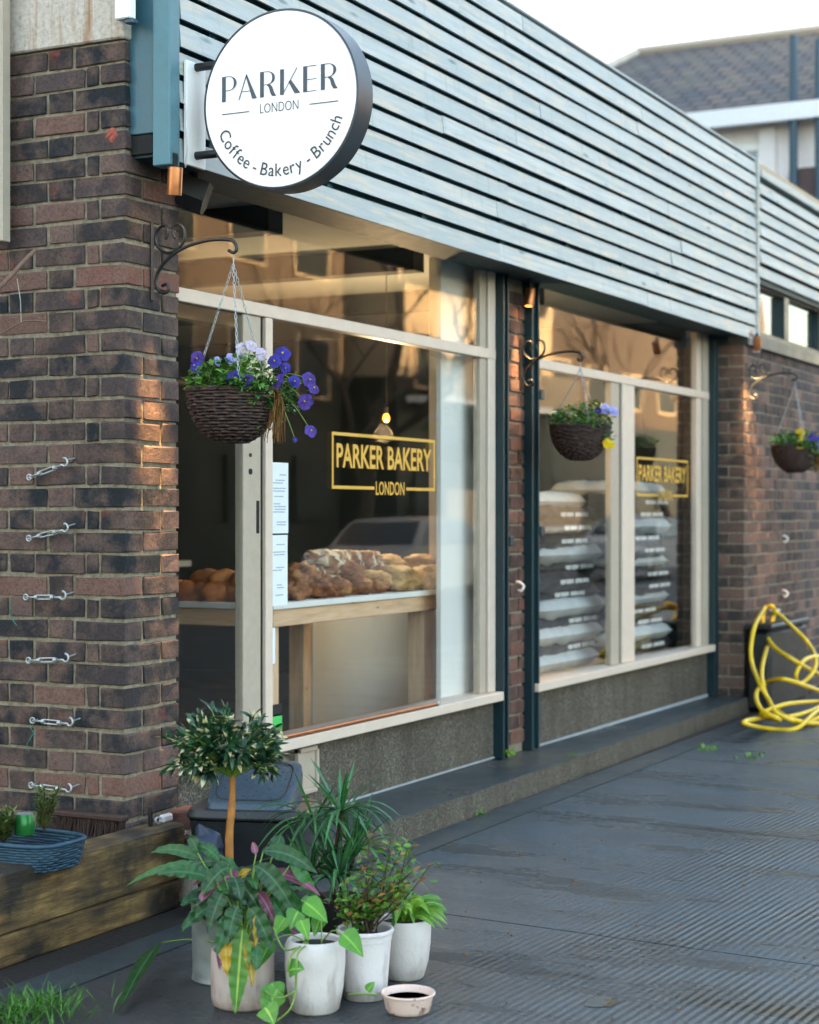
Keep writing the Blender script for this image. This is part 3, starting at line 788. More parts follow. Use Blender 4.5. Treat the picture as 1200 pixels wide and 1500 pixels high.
for zz in (PT(280, 100, X=SX + .05).z, PT(280, 229, X=SX + .05).z):
    MB().tube([(SX + .05, -.178, zz), (SX + .05, SY + math.sqrt(SR ** 2 - (zz - SZ) ** 2) - .004, zz)], .0145, 14).build('arm', M['black_metal'], sg, auto=50)
MB().box((SX - .01, -.184, PT(270, 240, Y=-.18).z), (SX + .11, -.1715, PT(270, 86, Y=-.18).z), .002).build('wall_plate', M['white_paint'], sg)
MB().tube(smoothpath([(SX - .02, -.185, SZ + .02), (SX - .035, -.2, SZ - .06), (SX - .03, -.2, SZ - .14), (SX - .015, -.182, SZ - .2)]), .003, 6).build('cable', M['white_plastic'], sg, smooth=True)

# ------------------------------------------------------------------ lit copper downlights under the fascia, with their beams
def downlight(x, y, z, tilt, label, power, aim, size, blend):
    d = (Vector(aim) - Vector((x, y, z))).normalized()
    q = d.to_track_quat('-Z', 'Y').to_matrix().to_4x4()
    base = Matrix.Translation((x, y, z)) @ q
    t = thing('downlight', (x, y, z), label, 'light', 'copper downlights under the fascia')
    MB().lathe([(.0, .05), (.024, .05), (.026, .045), (.026, -.045), (.022, -.045), (.022, .0), (0, .0)], n=24, mat=base).build('housing', M['copper'], t, auto=40)
    MB().lathe([(.0215, -.036), (0, -.036)], n=20, mat=base).build('lens', M['lamp_glow'], t)
    MB().box((x - .012, y - .006, z + .03), (x + .012, y + .006, 2.605)).build('bracket', M['black_metal'], t)
    ld = bpy.data.lights.new('spot', 'SPOT'); ld.energy = power; ld.color = (1, .66, .33); ld.spot_size = size; ld.spot_blend = blend; ld.shadow_soft_size = .03
    lo = bpy.data.objects.new('lamp', ld); COL.objects.link(lo); lo.parent = t
    W[lo] = base @ Matrix.Translation((0, 0, -.05)); lo.matrix_parent_inverse = W[t].inverted(); lo.matrix_basis = W[lo]
    return t
p_ = PT(256, 266, X=.05)
downlight(.05, p_.y, p_.z, 0, 'lit copper downlight beside the round sign, above the near brick corner', 62, (.21, .0, 1.38), R(18), 1.0)
p_ = PT(776, 436, X=3.6)
downlight(3.6, p_.y, p_.z, 0, 'lit copper downlight above the brick pier between the windows', 16, (3.55, .1, 1.6), R(34), .9)
downlight(6.93, -.26, 2.53, 0, 'lit copper downlight under the far end of the fascia', 36, (7.35, -.14, 1.5), R(40), .9)
# black speaker under the fascia
c_ = PT(283, 287, X=.36)
sp = thing('wall_speaker', (c_.x, c_.y, c_.z), 'small black speaker tucked under the fascia next to the copper downlight', 'speaker')
rm4 = Matrix.Translation(c_) @ Matrix.Rotation(R(25), 4, 'Z') @ Matrix.Rotation(R(20), 4, 'X')
mb = MB(); mb.prism([(-.05, .06), (.05, .06), (.055, -.02), (.02, -.055), (-.03, -.05), (-.055, -.01)], lambda u, v, d: rm4 @ Vector((u, d, v)), -.05, .05); mb.build('cabinet', M['black_plastic'], sp)
MB().box((c_.x - .012, c_.y - .012, c_.z + .03), (c_.x + .012, c_.y + .012, 2.602)).build('stalk', M['black_metal'], sp)
# white junction box at the top left
c_ = PT(183, 10, X=-.03)
jb = thing('junction_box', (c_.x, c_.y, c_.z), 'small white cable trunking end on the concrete, top left', 'trunking')
MB().box((-.05, c_.y - .035, c_.z - .045), (-.0125, c_.y + .03, c_.z + .6), .004).build('cover', M['white_paint'], jb)
MB().box((-.045, c_.y - .045, c_.z - .062), (-.016, c_.y - .01, c_.z - .0455), .003).build('end_stop', M['pipe_blue'], jb)
# upright batten at the left edge
c_ = PT(5, 355, X=-.06)
tag(MB().box((-.09, c_.y - .02, c_.z), (-.045, c_.y + .06, 4.6), .003).build('upright_batten', M['beige_paint']), 'grey-beige upright batten on the brick wall at the left edge', 'batten')
# bare vine stems
def px_path(l, X): return [PT(a, b, X=X + d) for a, b, d in l]
mb = MB()
mb.tube(smoothpath(px_path([(-60, 470, -.3), (-20, 440, -.25), (15, 405, -.2), (33, 385, -.15), (50, 368, -.1)], 0)), [.008] * 21, 7)
tw = mb.build('climbing_vine', M['twig'], smooth=True); tag(tw, 'thick bare brown vine stem crossing the brick wall at left', 'vine')
mb = MB(); mb.tube(smoothpath(px_path([(-20, 500, -.12), (5, 487, -.1), (32, 472, -.08), (48, 470, -.06), (70, 471, -.03)], 0)), .003, 6)
t2 = mb.build('climbing_vine', M['twig'], smooth=True); tag(t2, 'thin forked twig hanging below the thick stem on the brick wall', 'vine')
MB().tube(px_path([(25, 408, -.12), (30, 440, -.1), (31, 472, -.08)], 0), .0015, 5).build('string', M['string'], t2)
c_ = PT(164, 198, X=0); mb = MB(); mb.ball((-.001, c_.y, c_.z), .005, .024, .02, 12, 7, jit=.7, seed=2); simple('plug_red', '#9c4a3c', .7, 0, .2, 60); tag(mb.build('wall_plug', M['plug_red']), 'chipped red filler patch on the brick wall below the teal board', 'patch')
# ------------------------------------------------------------------ turnbuckles
def turnbuckle(px, py, ang, label):
    c = PT(px, py, X=-.035)
    t = thing('turnbuckle', c, label, 'turnbuckle', 'galvanised turnbuckles on the brick wall')
    mw = Matrix.Translation(c) @ Matrix.Rotation(ang, 4, 'X') @ Matrix.Scale(.9, 4)
    P = lambda y, z, x=0: mw @ Vector((x, -y, z))          # y to the right as seen
    mb = MB()
    for s in (-1, 1): mb.tube([P(-.042, .0075 * s), P(.036, .0075 * s)], .0028, 8)
    for y in (-.042, .036): mb.tube([P(y - .007, 0), P(y + .007, 0)], .0082, 8)
    mb.build('body', M['steel'], t, auto=50)
    mb = MB(); mb.tube([P(-.085, 0), P(-.04, 0)], .0035, 8); mb.tube([P(-.095 + .011 * math.cos(a * PI / 6), .011 * math.sin(a * PI / 6)) for a in range(12)], .0032, 6, closed=True)
    mb.build('eye_bolt', M['steel'], t, smooth=True)
    mb = MB(); mb.tube([P(.036, 0), P(.075, 0)] + [P(.085 + .016 * math.cos(R(250 + a * 25)), .008 + .016 * math.sin(R(250 + a * 25))) for a in range(9)], .004, 8)
    mb.build('hook', M['steel'], t, smooth=True)
    MB().tube([P(.1, .012), P(.108, .02, .05)], .003, 6).build('wall_eye', M['steel'], t); MB().tube([P(-.095, 0), P(-.1, 0, .04)], .003, 6).build('wall_eye', M['steel'], t)
nm = ['topmost, tilted', 'second from top, tilted', 'third from top', 'fourth from top', 'fifth from top', 'lowest, just above the blue basket']
for i, (px, py, a) in enumerate(((70, 689, R(-16)), (70, 782, R(-11)), (66, 875, R(-1)), (70, 967, R(-3)), (76, 1058, R(1)), (74, 1154, R(2)))):
    turnbuckle(px, py, a, 'galvanised turnbuckle on the left brick wall, ' + nm[i])

for px, py, lab in ((18, 880, 'green twine dangling from the third turnbuckle'), (43, 1064, 'green twine dangling from the fifth turnbuckle')):
    tag(MB().tube(smoothpath([PT(px + random.gauss(0, 4), py + q * 9, X=-.03) for q in range(5)], 4), .002, 5).build('twine', M['tape_green'], smooth=True), lab, 'twine')
# ------------------------------------------------------------------ hanging basket brackets and baskets
def bracket(x, y, z, label):
    t = thing('basket_bracket', (x, y, z), label, 'bracket', 'black scrolled hanging-basket brackets')
    f = lambda px, py: Vector((x, y - .008 - (px - 222) / 365, z + (440 - py) / 419))
    MB().box((x - .009, y - .008, z - .002), (x + .009, y - .0005, z + .275), .002).build('back_bar', M['black_metal'], t)
    MB().tube(smoothpath([f(*q) for q in ((236, 420), (243, 418), (247, 424), (243, 430), (234, 429), (227, 418), (229, 402), (240, 386), (258, 372), (280, 363), (310, 358), (338, 360), (347, 366), (349, 375), (344, 379), (337, 375))], 4), .0062, 8).build('arm', M['black_metal'], t, smooth=True)
    MB().tube(smoothpath([f(*q) for q in ((242, 352), (245, 342), (242, 333), (234, 333), (227, 343), (227, 356), (236, 368), (248, 372), (262, 366), (270, 354), (270, 340), (263, 331), (255, 333), (253, 343), (257, 352))], 4), .0058, 8).build('scroll', M['black_metal'], t, smooth=True)
    return f(344, 381)
def leaf_pts(L, Wd, seg, a0, droop, fold=.25, wave=0, wn=5, belly=.45, twist=0, tip=1.0, across=2):
    """a leaf running out along +X: centreline bends down, cross-section folds; returns verts, faces, edge"""
    vs, fs, ed = [], [], []
    x = z = 0; a = a0; nc = 2 * across + 1
    for i in range(seg + 1):
        t = i / seg
        w = Wd * (math.sin(PI * min(1, max(.0, t ** belly if False else t)) ** .8) ** .75 if 0 < t < 1 else .02)
        w = Wd * max(.03, (t / .4) ** .7 if t < .4 else (1 - ((t - .4) / .6) ** 1.9) ** .9 if t < .999 else .02)
        for k in range(nc):
            s = (k - across) / across
            yy = s * w / 2; zz = abs(s) * w / 2 * fold + wave * w * math.sin(wn * PI * t * 2 + s) * abs(s)
            tw = twist * t
            y2 = yy * math.cos(tw) - zz * math.sin(tw); z2 = yy * math.sin(tw) + zz * math.cos(tw)
            vs.append((x - z2 * math.sin(a), y2, z + z2 * math.cos(a))); ed.append(abs(s))
        x += math.cos(a) * L / seg; z += math.sin(a) * L / seg; a -= droop / seg
    for i in range(seg):
        for k in range(nc - 1):
            fs.append((i * nc + k, (i + 1) * nc + k, (i + 1) * nc + k + 1, i * nc + k + 1))
    return vs, fs, ed
def add_leaf(mb, p, yaw, roll, *a, **k):
    vs, fs, ed = leaf_pts(*a, **k)
    m = Matrix.Translation(p) @ Matrix.Rotation(yaw, 4, 'Z') @ Matrix.Rotation(roll, 4, 'X')
    mb.tint = random.random(); mb.add([m @ Vector(v) for v in vs], fs, ed)
def pansy_mesh(mat, r=.021):
    mb = MB(); mb.mi = 0
    for a, rr, off in ((90 + 28, 1.05, -.002), (90 - 28, 1.05, -.0025), (190, .95, .0), (-10, .95, .0005), (270, 1.15, .002)):
        a = R(a); c = Vector((math.cos(a), math.sin(a), 0)) * r * .55
        mb.tint = random.random(); n = 10; vs = [(c.x * .2, c.y * .2, off)]
        for i in range(n):
            t = 2 * PI * i / n
            q = c + Vector((math.cos(t), math.sin(t), 0)) * r * .62 * rr
            vs.append((q.x, q.y, off + .0028 * math.sin(5 * t + a * 3) + .0025 * math.sin(2 * t + a) - .25 * (q.length - r * .6)))
        mb.add(vs, [(0, i + 1, (i + 1) % n + 1) for i in range(n)])
    mb.mi = 1; mb.tint = 1; mb.ball((0, 0, .004), .0032, .0032, .002, 6, 4)
    mb.mi = 2; mb.tube([(0, 0, -.002), (0, .004, -.02), (0, .012, -.045)], .0013, 5)
    return mb.mesh('flower', [M[mat], M['petal_yellow'], M['stem_green']], True)
PANSY = {c: pansy_mesh('petal_' + c) for c in ('blue', 'violet', 'white', 'lilac', 'yellow')}
def wicker_bowl(prof_r, zs, rw=.0052):
    mb = MB(); n = 66
    for i, z in enumerate(zs):
        pts = []
        for k in range(n):
            t = 2 * PI * k / n; r = prof_r(z) + .0045 * math.sin(11 * t + (i % 2) * PI) + random.gauss(0, .0007)
            pts.append((r * math.cos(t), r * math.sin(t), z + random.gauss(0, .0009)))
        mb.tube(pts, rw * random.uniform(.85, 1.15), 6, closed=True)
    for k in range(22):
        t = 2 * PI * k / 22
        mb.tube([(prof_r(z) * math.cos(t), prof_r(z) * math.sin(t), z) for z in zs], .004, 5)
    for q in range(3):
        mb.tube([((prof_r(0) + .004) * math.cos(2 * PI * k / n), (prof_r(0) + .004) * math.sin(2 * PI * k / n), .004 + .005 * math.sin(9 * 2 * PI * k / n + q * 2.1)) for k in range(n)], .0055, 6, closed=True)
    return mb
BDEP, BRAD = .172, .155
prof = lambda z: BRAD * math.sqrt(max(.02, 1 - (min(0, z) / -(BDEP * 1.06)) ** 2)) * (1.0)
zs = [-BDEP * i / 17 for i in range(18)]
BOWL = wicker_bowl(prof, zs).mesh('bowl', M['wicker'], True)
mbl = MB(); mbl.lathe([(prof(z) - .008, z) for z in zs] + [(0, -BDEP + .003)], n=30); LINER = mbl.mesh('liner', M['dark_gap'], True)
mbl = MB(); mbl.lathe([(BRAD - .012, -.01), (.1, .004), (0, .012)], n=24); SOILM = mbl.mesh('soil', M['soil'], True)
def chain(a, b, name, par):
    a, b = Vector(a), Vector(b); d = (b - a); L = d.length; q = d.to_track_quat('Z', 'Y').to_matrix().to_4x4(); nl = int(L / .0155); mb = MB()
    for i in range(nl):
        m = Matrix.Translation(a + d * ((i + .5) / nl)) @ q @ Matrix.Rotation(PI / 2 * (i % 2) + .4, 4, 'Z')
        pts = [m @ Vector((.0042 * math.cos(t * PI / 5), 0, .0105 * math.sin(t * PI / 5))) for t in range(10)]
        mb.tube(pts, .0013, 4, closed=True)
    return mb.build(name, M['steel'], par, smooth=True)
def hanging_basket(hook, drop, label, flowers, seed, yawc=0.0, trail=True, tilt=0):
    random.seed(seed)
    c = hook - Vector((0, 0, drop))
    t = thing('hanging_basket', c - Vector((0, 0, BDEP)), label, 'hanging basket', 'wicker hanging baskets of pansies')
    mw = Matrix.Translation(c) @ Matrix.Rotation(tilt, 4, 'X') @ Matrix.Rotation(random.random() * 6, 4, 'Z')
    put('bowl', BOWL, t, mw); put('liner', LINER, t, mw); put('soil', SOILM, t, mw)
    for k in range(3):
        a = R(100 + 120 * k) + yawc
        chain(hook - Vector((0, 0, .035)), c + Vector((math.cos(a), math.sin(a), 0)) * (BRAD - .002) + Vector((0, 0, .002)), 'chain', t)
    mb = MB(); mb.tube(smoothpath([hook + Vector((0, 0, .004)), hook + Vector((.004, 0, -.012)), hook + Vector((0, 0, -.036))]), .0018, 5); mb.build('hook_wire', M['steel'], t)
    # right as seen = (-Y, slight +X)
    rgt = Vector((SA, -CA, 0)); fwd = Vector((CA, SA, 0))
    mb = MB()
    for i in range(620):
        a = random.random() * 2 * PI; rr = BRAD * math.sqrt(random.random()) * 1.06
        p = c + Vector((math.cos(a) * rr, math.sin(a) * rr, 0))
        s = (p - c).dot(rgt) / BRAD; f = -(p - c).dot(fwd) / BRAD
        hgt = .065 + .035 * math.cos(rr / BRAD * 1.4) + .02 * s
        p.z += random.random() * hgt * 1.25 - (.11 * max(0, s * .9 + f * .4 - .3) * random.random() * 2 if rr > BRAD * .7 else 0)
        add_leaf(mb, p, random.random() * 6.3, random.gauss(0, .4), random.uniform(.02, .04), random.uniform(.012, .022), 3, random.uniform(-.3, 1.0), random.uniform(.2, 1.4), fold=.2, across=1)
    for i in range(170 if trail else 60):
        s = random.uniform(-.2, .95); a = s * 1.1; rr = BRAD * random.uniform(.98, 1.1)
        p = c + rgt * math.sin(a) * rr - fwd * math.cos(a) * rr + Vector((0, 0, .03 - .11 * random.random() ** 1.6 * max(.15, s)))
        add_leaf(mb, p, random.random() * 6.3, random.gauss(0, .5), random.uniform(.022, .038), random.uniform(.014, .022), 3, random.uniform(-.8, .6), random.uniform(.2, 1.2), fold=.2, across=1)
    tag(mb.build('foliage', M['leaf_basket'], t), kind='stuff')
    if trail:
        mb = MB()
        for i in range(90):
            b0 = c + rgt * (BRAD * random.uniform(.72, .98)) - fwd * random.uniform(-.02, .07) + Vector((0, 0, .01))
            L = random.uniform(.1, .19) if i < 60 else random.uniform(.06, .12)
            e = b0 + Vector((0, 0, -L)) + rgt * random.gauss(.012, .014) - fwd * random.gauss(0.01, .014)
            mb.tint = random.random(); mb.tube(smoothpath([b0, b0 + rgt * .015 + Vector((0, 0, -.02)), (b0 + e) / 2 + rgt * .012, e], 2), .0013, 4)
        tag(mb.build('dead_stems', M['dead_leaf'], t), kind='stuff')
        mb = MB()
        for i in range(110):
            L = random.random()
            p = c + rgt * (BRAD * (1.0 + .42 * random.random())) - fwd * random.uniform(-.03, .05) + Vector((0, 0, .035 - .11 * random.random() ** 1.4))
            add_leaf(mb, p, random.random() * 6.3, random.gauss(0, .5), random.uniform(.016, .03), random.uniform(.009, .016), 3, random.uniform(-.6, .8), random.uniform(.2, 1.2), across=1)
        for i in range(8):
            b0 = c + rgt * BRAD * .8; e = b0 + rgt * random.uniform(.02, .12) + Vector((0, 0, random.uniform(-.14, .03))); mb.tube(smoothpath([b0, (b0 + e) / 2 + Vector((0, 0, .03)), e], 3), .0014, 4)
        tag(mb.build('trailing_foliage', M['leaf_basket'], t), kind='stuff')
    fst = MB()
    for (r_, h_, d_, colr, sz) in flowers:
        e_ = c + rgt * r_ + Vector((0, 0, h_)) - fwd * (d_ - .012); b_ = c + rgt * min(.12, max(-.1, r_ * .6)) - fwd * min(.1, d_ * .6) + Vector((0, 0, .02))
        fst.tube(smoothpath([b_, (b_ + e_) / 2 + Vector((0, 0, .03)), e_], 4), .0013, 4)
        p = c + rgt * r_ + Vector((0, 0, h_)) - fwd * d_
        face = (-fwd * 1.0 + rgt * random.gauss(0, .5) + Vector((0, 0, random.uniform(0, .6)))).normalized()
        m = Matrix.Translation(p) @ face.to_track_quat('Z', 'Y').to_matrix().to_4x4() @ Matrix.Rotation(random.gauss(0, .5), 4, 'Z') @ Matrix.Scale(sz, 4)
        put('flower', PANSY[colr], t, m)
    tag(fst.build('flower_stems', M['stem_green'], t), kind='stuff')
    return t
h1 = bracket(.155, 0, PT(222, 440, Y=0).z, 'black scrolled iron bracket on the near brick corner holding a basket')
S1 = 425.
def fl(cx, cy, l): return [((px - cx) / S1, (cy - py) / S1, d, c, s) for px, py, d, c, s in l]
hanging_basket(h1, h1.z - PT(345, 574, X=.16).z, 'wicker basket of blue and white pansies on the near bracket, closest to the camera',
    fl(345, 574, [(295, 527, .05, 'violet', 1.1), (292, 538, .06, 'blue', .9), (360, 514, .06, 'white', 1.0), (374, 508, .05, 'white', .95), (388, 520, .05, 'white', .95), (419, 520, .06, 'blue', 1.25), (408, 532, .08, 'blue', 1.05), (424, 542, .08, 'blue', .8), (353, 559, .15, 'blue', 1.2), (370, 562, .15, 'violet', 1.1), (414, 560, .1, 'violet', 1.1), (437, 561, .08, 'blue', .9), (458, 558, .06, 'violet', 1.15), (464, 570, .06, 'violet', 1.0), (452, 590, .07, 'violet', 1.2), (460, 632, .06, 'violet', 1.0), (326, 532, .07, 'lilac', .7), (345, 528, .08, 'lilac', .8), (437, 645, .06, 'blue', .4)]), 11)
X2 = PT(760, 500, Y=.095).x
h2 = bracket(X2, .088, PT(760, 572, Y=.09).z, 'black scrolled iron bracket on the brick pier between the windows')
S2 = 285.
hanging_basket(h2, h2.z - PT(845, 625, X=X2).z, 'wicker basket with few lilac pansies hanging before the sack window',
    [(.13, .09, .03, 'lilac', 1.2), (.17, .08, .04, 'lilac', 1.1), (.09, .08, .03, 'violet', .8), (.13, -.09, .1, 'yellow', 1.1), (.15, -.1, .09, 'yellow', .9)], 12, trail=False)
h3 = bracket(7.08, YF, PT(1096, 590, Y=YF).z, 'black scrolled iron bracket on the far brick wall')
hanging_basket(h3, h3.z - PT(1165, 655, X=7.08).z, 'dark basket of yellow and blue pansies on the far brick wall',
    [(.02, .1, .08, 'yellow', 1.5), (.0, .015, .15, 'yellow', 1.5), (.02, .07, .1, 'yellow', 1.1), (.11, .07, .06, 'blue', 1.5), (.15, .04, .06, 'blue', 1.4), (.1, .03, .1, 'violet', 1.2), (.18, .06, .05, 'blue', 1.3), (.16, 0, .08, 'lilac', 1.1)], 13)

# ------------------------------------------------------------------ raised timber bed at the corner
random.seed(21)
YP = -.15
bed = thing('raised_bed', (-1, -.1, 0), 'raised bed of two stained timber sleepers in front of the brick corner', 'planter')
MB().box((-1.4, -.06, -.095), (1.4, .06, .095), .008).build('sleeper', M['sleeper'], bed, mw=Matrix.Translation((-1.25, YP + .06, .197)))
MB().box((-1.385, -.06, -.05), (1.385, .06, .05), .008).build('sleeper', M['sleeper'], bed, mw=Matrix.Translation((-1.265, YP + .063, .0505)))
for i in range(5):
    MB().box((-2.6 + i * .52, YP + .123, .22), (-2.085 + i * .52, 1.5, .262), .004).build('deck_board', M['soil'], bed)
MB().box((-.012, YP + .123, .2), (.14, -.014, .279), .006).build('end_block', M['sleeper'], bed)
def P3(px, py, t):
    dx, dy, dz = ray(px, py); return Vector((CX + t * dx, CY + t * dy, CAMH + t * dz))
# blue wicker tray
c = PT(28, 1262, Z=.27); c += Vector((.0, .02, 0))
tr_ = thing('wicker_tray', (c.x, c.y, .265), 'blue wicker tray of herbs on the raised bed', 'basket')
def trp(t, k, z): 
    u, v = math.cos(t), math.sin(t); f = lambda q: math.copysign(abs(q) ** .55, q)
    return Vector((c.x + f(u) * .13 * k, c.y + f(v) * .22 * k, z))
mb = MB()
for i in range(9):
    mb.tube([trp(2 * PI * q / 80, .92 + .01 * i + .02 * math.sin(20 * 2 * PI * q / 80 + (i % 2) * PI), .268 + i * .0085) for q in range(80)], .0042, 5, closed=True)
for q in range(40): mb.tube([trp(2 * PI * q / 40, .92, .265), trp(2 * PI * q / 40, 1.01, .345)], .0032, 4)
mb.tube([trp(2 * PI * q / 80, 1.02, .347) for q in range(80)], .007, 6, closed=True)
mb.build('weave', M['blue_wicker'], tr_, smooth=True)
mb = MB(); mb.prism([(trp(2 * PI * q / 30, .9, 0).x, trp(2 * PI * q / 30, .9, 0).y) for q in range(30)], lambda u, v, d: (u, v, d), .264, .29); mb.build('tray_base', M['soil'], tr_)
def herb(px, py, hpx, label, X, nst, sp):
    b = PT(px, py, X=X); hh = hpx / 430
    t = thing('herb_plant', b, label, 'plant', 'herbs in the blue tray')
    ms, ml = MB(), MB()
    for i in range(nst):
        d = Vector((random.gauss(0, sp), random.gauss(0, sp), 1)).normalized(); L = hh * random.uniform(.6, 1)
        e = b + d * L; ms.tube([b, (b + e) / 2 + Vector((random.gauss(0, .008), random.gauss(0, .008), 0)), e], .0022, 5)
        for q in range(70):
            f = random.uniform(.1, 1); p = b + (e - b) * f
            add_leaf(ml, p, random.random() * 6.3, 0, random.uniform(.018, .034), .009, 2, random.uniform(.1, 1), .4, across=1)
    tag(ms.build('stems', M['stem_dark'], t), kind='stuff'); tag(ml.build('foliage', M['leaf_herb'], t), kind='stuff')
herb(64, 1218, 70, 'upright rosemary sprig next to the green can in the blue tray', c.x + .02, 9, .2)
herb(6, 1235, 52, 'bushy herb at the left edge of the picture in the blue tray', c.x, 14, .35)
cp = PT(36, 1209, X=c.x + .06)
cn = thing('drinks_can', cp, 'green drinks can standing in the blue tray', 'can')
MB().lathe([(.028, 0), (.033, .006), (.033, .055), (.027, .064), (.0265, .067)], cp - Vector((0, 0, .03)), n=24).build('can_body', M['can_green'], cn, auto=40)
MB().lathe([(.0268, .0675), (.024, .066), (0, .065)], cp - Vector((0, 0, .03)), n=24).build('lid', M['steel'], cn)
# broom head against the wall
a, b = PT(74, 1212, X=-.07), PT(182, 1208, X=-.06)
br_ = thing('broom_head', (a + b) / 2, 'dark bristled broom head lying against the foot of the brick wall', 'broom')
MB().box((-.075, b.y, .318), (-.03, a.y, .338), .005).build('stock', M['stem_dark'], br_)
mb = MB()
for i in range(420):
    y = random.uniform(b.y + .005, a.y - .005); x = random.uniform(-.072, -.033); mb.tint = random.random()
    mb.tube([(x, y, .32), (x + random.gauss(-.01, .006), y + random.gauss(0, .005), .264)], .0014, 3, cap=False)
tag(mb.build('bristles', M['bristle'], br_), kind='stuff')
# padlock on a hasp
c = PT(243, 1207, Y=-.08)
pk = thing('padlock', c, 'small pinkish padlock on the end of the raised bed', 'padlock')
MB().box((c.x - .03, c.y - .012, .292), (c.x + .03, c.y + .012, .32), .006).build('body', M['white_pot'], pk)
MB().tube(smoothpath([(c.x - .028, c.y, .31), (c.x - .055, c.y, .315), (c.x - .062, c.y, .305), (c.x - .05, c.y, .294), (c.x - .028, c.y, .297)]), .004, 6).build('shackle', M['steel'], pk)
MB().box((c.x - .1, c.y - .006, .289), (c.x - .085, c.y + .006, .36), .002).build('hasp', M['black_metal'], pk)
# broken bricks at the end of the bed
for px, py, lab in ((275, 1196, 'upper broken red brick beside the end of the raised bed'), (279, 1240, 'lower broken red brick beside the end of the raised bed')):
    c = PT(px, py, X=.24); mb = MB(); mb.box((c.x - .05, c.y - .05, c.z - .03), (c.x + .06, c.y + .05, c.z + .03), .006)
    mb.v = [tuple(Vector(v) + Vector((random.gauss(0, .006), random.gauss(0, .006), random.gauss(0, .004)))) for v in mb.v]
    tag(mb.build('broken_brick', M['rubble']), lab, 'brick')
tag(MB().box((.19, -.14, 0), (.3, -.02, PT(279, 1240, X=.24).z - .035), .004).build('stone_block', M['concrete']), 'grey block under the broken bricks by the raised bed', 'block')
# tufts
def tuft(c, n, L, spread, label, name='grass_tuft', mat='grass', w=.004):
    t = thing(name, c, label, 'grass'); mb = MB()
    for i in range(n):
        p = Vector(c) + Vector((random.gauss(0, spread[0]), random.gauss(0, spread[1]), 0))
        add_leaf(mb, p, random.random() * 6.3, 0, random.uniform(.5, 1) * L, w, 4, random.uniform(.6, 1.4), random.uniform(.3, 1.6), across=1)
    tag(mb.build('blades', M[mat], t), kind='stuff')
tuft(PT(52, 1492, Z=0) + Vector((0, .03, 0)), 420, .1, (.08, .075), 'green grass tuft at the bottom left corner')
mb = MB(); q = PT(882, 1468, Z=.002)
mb.add([(q.x + (.055 + .012 * math.sin(3 * t)) * math.cos(t), q.y + (.05 + .01 * math.cos(2 * t)) * math.sin(t), .0022) for t in [2 * PI * k / 24 for k in range(24)]], [list(range(24))])
n = NT('puddle'); M['puddle'] = n.set(col=lin('#1c1a16'), rough=.06, normal=n.bump(n.noise(n.coord(), 20, 2), .0008)); tag(mb.build('puddle', M['puddle']), 'small dark puddle in the paving, bottom right', 'puddle')
mb = MB(); random.seed(63)
for k in range(60):
    q = PT(random.uniform(420, 1190), random.uniform(1150, 1495), Z=.001)
    if q.y > -.35: continue
    r_ = random.uniform(.0025, .007); mb.ball((q.x, q.y, .002), r_ * random.uniform(.8, 1.8), r_, r_ * .5, 6, 4, jit=.4, seed=k)
tag(mb.build('grit', M['dead_leaf']), 'scattered bits of grit and leaf litter on the wet paving', 'litter', kind='stuff')
tuft(PT(748, 1108, Y=.03), 26, .07, (.02, .015), 'small weed at the foot of the brick pier', 'weed', 'leaf_lime', .01)
tuft(PT(705, 1194, Z=.0), 22, .04, (.03, .01), 'small weed in the joint at the foot of the step', 'weed', 'leaf_shrub', .008)
tuft(PT(1037, 1098, Z=0), 30, .05, (.07, .03), 'small flat weed on the pavement nearest the yellow hose', 'weed', 'leaf_lime', .012)
tuft(PT(1100, 1110, Z=0), 24, .04, (.08, .03), 'small flat weed on the pavement to the right of the other one', 'weed', 'leaf_shrub', .01)
tuft(PT(838, 1108, Z=.11), 16, .03, (.04, .01), 'tiny weed growing on the edge of the step', 'weed', 'leaf_shrub', .008)

# ------------------------------------------------------------------ pots
def pot(name, px, py, rad_px, prof, mat, label, soil_z, n=40, cat='pot', t=None):
    f = PT(px, py, Z=0); tt = (f - Vector((CX, CY, 0))); dist = tt.x * CA + tt.y * SA
    r = rad_px / FPX * dist; c = f + Vector((CA, SA, 0)) * r * prof[0][0] * .92; c.z = 0
    o = thing(name, c, label, cat)
    rm_ = max(q[0] for q in prof)
    pr = [(q[0] * r, q[1]) for q in prof]
    zt = pr[-1][1]
    pr += [(pr[-1][0] - .004, zt + .001), (pr[-1][0] - .009, zt - .003), (pr[-1][0] - .012, zt - .04)]
    MB().lathe(pr, c, n=n).build('pot_body', M[mat], o, auto=45)
    MB().lathe([(pr[-1][0] + .002, soil_z), (pr[-1][0] * .5, soil_z + .006), (0, soil_z + .008)], c, n=20).build('soil', M['soil'], o, smooth=True)
    return o, c
bucket, cb = pot('galvanised_bucket', 324, 1444, 50, [(.93, 0), (.97, .004), (.95, .012), (.93, .02), (.99, .25), (1.03, .255)], 'galv', 'galvanised metal bucket behind the pots, holding the topiary', .24)
potA, ca = pot('plant_pot', 352, 1482, 47, [(.86, 0), (.96, .008), (1.0, .03), (1.0, .14), (.98, .155)], 'clay_pot', 'squat pinkish clay pot under the large drooping leaves', .14)
potB, cB = pot('plant_pot', 460, 1488, 45, [(.72, 0), (.8, .006), (.93, .06), (1.0, .13), (1.0, .178), (.95, .19), (.9, .197)], 'white_pot', 'rounded white pot with trailing heart-leaved vine, front', .18)
potC, cC = pot('plant_pot', 534, 1468, 42, [(.70, 0), (.74, .003), (.78, .025), (.795, .026), (.8, .034), (.93, .165), (.95, .166), (.96, .183), (1.0, .184), (1.03, .19), (1.0, .196)], 'white_plastic', 'tapered white plastic pot with a rolled rim, holding the small shrub', .17)
